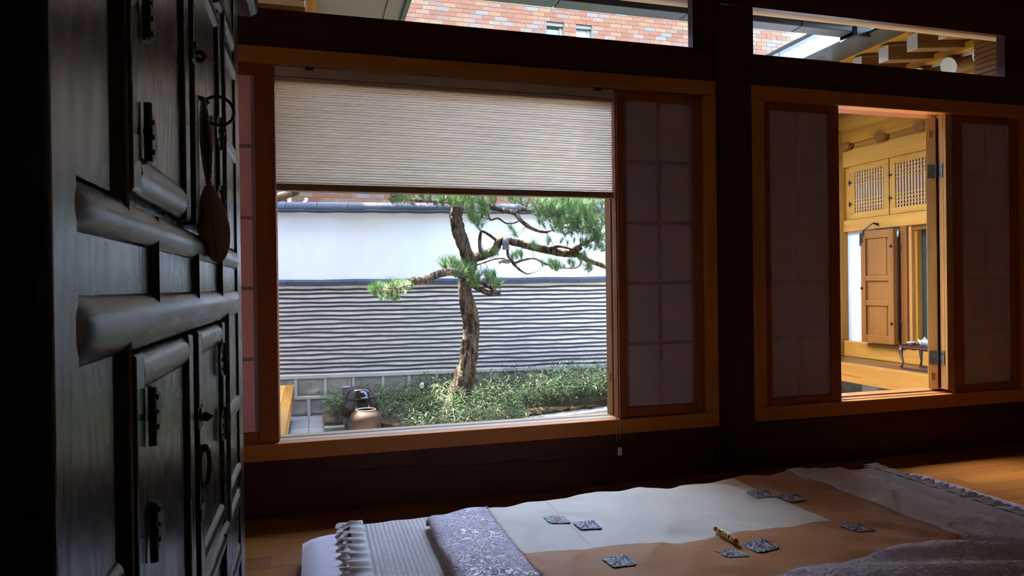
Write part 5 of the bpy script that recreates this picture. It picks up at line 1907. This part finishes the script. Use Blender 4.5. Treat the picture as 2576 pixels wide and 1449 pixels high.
r_c = random.Random(21)
TUFTS = [(980, 734, 42, 22, 44, 5.42), (1028, 720, 12, 9, 9, 5.42), (1132, 666, 24, 10, 16, 5.46), (1168, 682, 34, 20, 22, 5.32), (1192, 706, 24, 14, 12, 5.32), (1222, 698, 28, 16, 16, 5.34), (1250, 714, 12, 9, 6, 5.3),
         (1075, 503, 95, 14, 44, 5.5), (1160, 505, 55, 16, 34, 5.35), (1200, 530, 30, 30, 34, 5.35), (1204, 562, 12, 12, 6, 5.38), (1258, 498, 65, 12, 20, 5.35), (1330, 506, 40, 14, 18, 5.3), (1010, 500, 30, 10, 8, 5.35),
         (1420, 528, 75, 34, 100, 5.2), (1485, 545, 50, 50, 95, 5.15), (1400, 552, 60, 24, 40, 5.2), (1470, 498, 45, 14, 24, 5.2), (1440, 575, 55, 18, 30, 5.18), (1515, 590, 25, 40, 24, 5.15), (1380, 505, 40, 14, 18, 5.25),
         (1286, 573, 5, 5, 2, 5.35), (1300, 590, 12, 7, 3, 5.3), (1342, 622, 16, 9, 6, 5.35), (1385, 668, 22, 9, 10, 5.28), (1405, 672, 18, 8, 8, 5.26), (1440, 666, 12, 8, 5, 5.25), (1480, 675, 14, 9, 7, 5.22), (1500, 612, 32, 16, 14, 5.2), (1430, 610, 60, 8, 8, 5.22), (1236, 642, 26, 6, 7, 5.42), (1300, 645, 26, 9, 9, 5.36), (1470, 648, 20, 5, 6, 5.28), (1525, 668, 14, 8, 6, 5.2),
         # unseen crown above the window head, added to shade the tree and bamboo below
         ]
CROWN = [(r_c.uniform(0.45, 2.75), r_c.uniform(2.45, 4.0), r_c.uniform(1.78, 2.2)) for _ in range(1500)] + [(r_c.uniform(-0.3, 0.5), r_c.uniform(2.45, 2.95), r_c.uniform(1.85, 2.15)) for _ in range(130)]
nd = MB()
tw = MB()
r3 = random.Random(5)
for (cx, cy, rx, ry, n, dd) in TUFTS + [(c_, None, 0, 0, 1, 0) for c_ in CROWN]:
    for k in range(n):
        a_ = r3.uniform(0, 2 * math.pi)
        q_ = math.sqrt(r3.random())
        if cy is None:
            p = Vector(cx)
        else:
            p = at(cx + rx * q_ * math.cos(a_), cy + ry * q_ * math.sin(a_), dd + r3.uniform(-0.16, 0.16))
        # twig from the nearest branch point
        bp, br = min(((s_, w_) for s_, w_ in SAMP[::2]), key=lambda e: (e[0] - p).length_squared)
        v_ = p - bp
        L = v_.length
        if 0.03 < L:
            if L > 0.4:
                bp = p - v_.normalized() * 0.4
            mid = bp.lerp(p, 0.5) + Vector((r3.uniform(-0.02, 0.02), r3.uniform(-0.02, 0.02), -0.015))
            tw.tube([bp, mid, p], [0.0022, 0.0017, 0.0013], 5, cap=False)
        sd = (v_.normalized() if L > 1e-4 else Vector((0, 0, 1))) * 0.4 + Vector((r3.uniform(-0.6, 0.6), r3.uniform(-0.6, 0.6), 0.8))
        sd.normalize()
        nn = 36 if cy is None else 50
        for j in range(nn):
            d = sd + Vector((r3.gauss(0, 1), r3.gauss(0, 1), r3.gauss(0, 1))).normalized() * r3.uniform(0.35, 1.05)
            d.normalize()
            Ln = r3.uniform(0.05, 0.092)
            b0 = p + sd * r3.uniform(-0.025, 0.02)
            tip = b0 + d * Ln + Vector((0, 0, -0.008 * r3.random()))
            s1 = d.orthogonal().normalized() * 0.00105
            s2 = d.cross(s1)
            nd.add([b0 + s1, b0 - s1 * 0.5 + s2 * 0.87, b0 - s1 * 0.5 - s2 * 0.87, tip], [(0, 1, 3), (1, 2, 3), (2, 0, 3)])
tag(nd.build('needles', 'pine_needle', pine), kind='stuff')
tag(tw.build('twigs', 'twig_bark', pine), kind='stuff')

# ---------------------------------------------------------------- wind chime hanging from a pine twig
WD = 5.37
wt, wb_, w0, wf_ = at(1272, 563, WD), at(1272, 595, WD), at(1272, 628, WD), at(1272, 652, WD)
wc = thing('wind_chime', 'small bronze bell wind chime with fish hanging from the pine', 'wind chime', tuple(wf_))
MB().tube([wt, at(1272, 597, WD)], 0.0009, 6).build('string', 'string', wc)
hb = wb_.z - w0.z
ctr = Vector((wb_.x, wb_.y, w0.z))
MB().lathe([(0.0275, 0.0), (0.029, 0.002), (0.0275, 0.006), (0.026, hb * 0.45), (0.023, hb * 0.7), (0.014, hb * 0.9), (0.004, hb * 0.97), (0.001, hb * 0.98)], ctr, 24).build('bell', 'bronze', wc, smooth=True)
MB().tube([Vector((ctr.x + 0.006 * math.cos(t_), ctr.y, wb_.z + 0.002 + 0.008 * math.sin(t_))) for t_ in [math.pi * k / 8 - 0.3 for k in range(9)]], 0.0022, 6).build('bell_loop', 'bronze', wc)
MB().tube([ctr + Vector((0, 0, 0.01)), Vector((ctr.x, ctr.y, wf_.z))], 0.0009, 6).build('string', 'string', wc)
fz = wf_.z - 0.012
fish = [(-0.066, -0.004), (-0.040, 0.006), (-0.025, 0.014), (-0.004, 0.020), (0.016, 0.018), (0.040, 0.010), (0.046, 0.002), (0.043, -0.008), (0.030, -0.018), (0.008, -0.019), (-0.016, -0.014), (-0.038, -0.012), (-0.058, -0.030), (-0.054, -0.014)]
MB().prism(fish, -0.0025, 0.0025, lambda p, q, t_: (ctr.x - 0.004 + p * 0.98, ctr.y + t_, fz + q - 0.006)).build('fish', 'fish_copper', wc, bevel=0.0015)
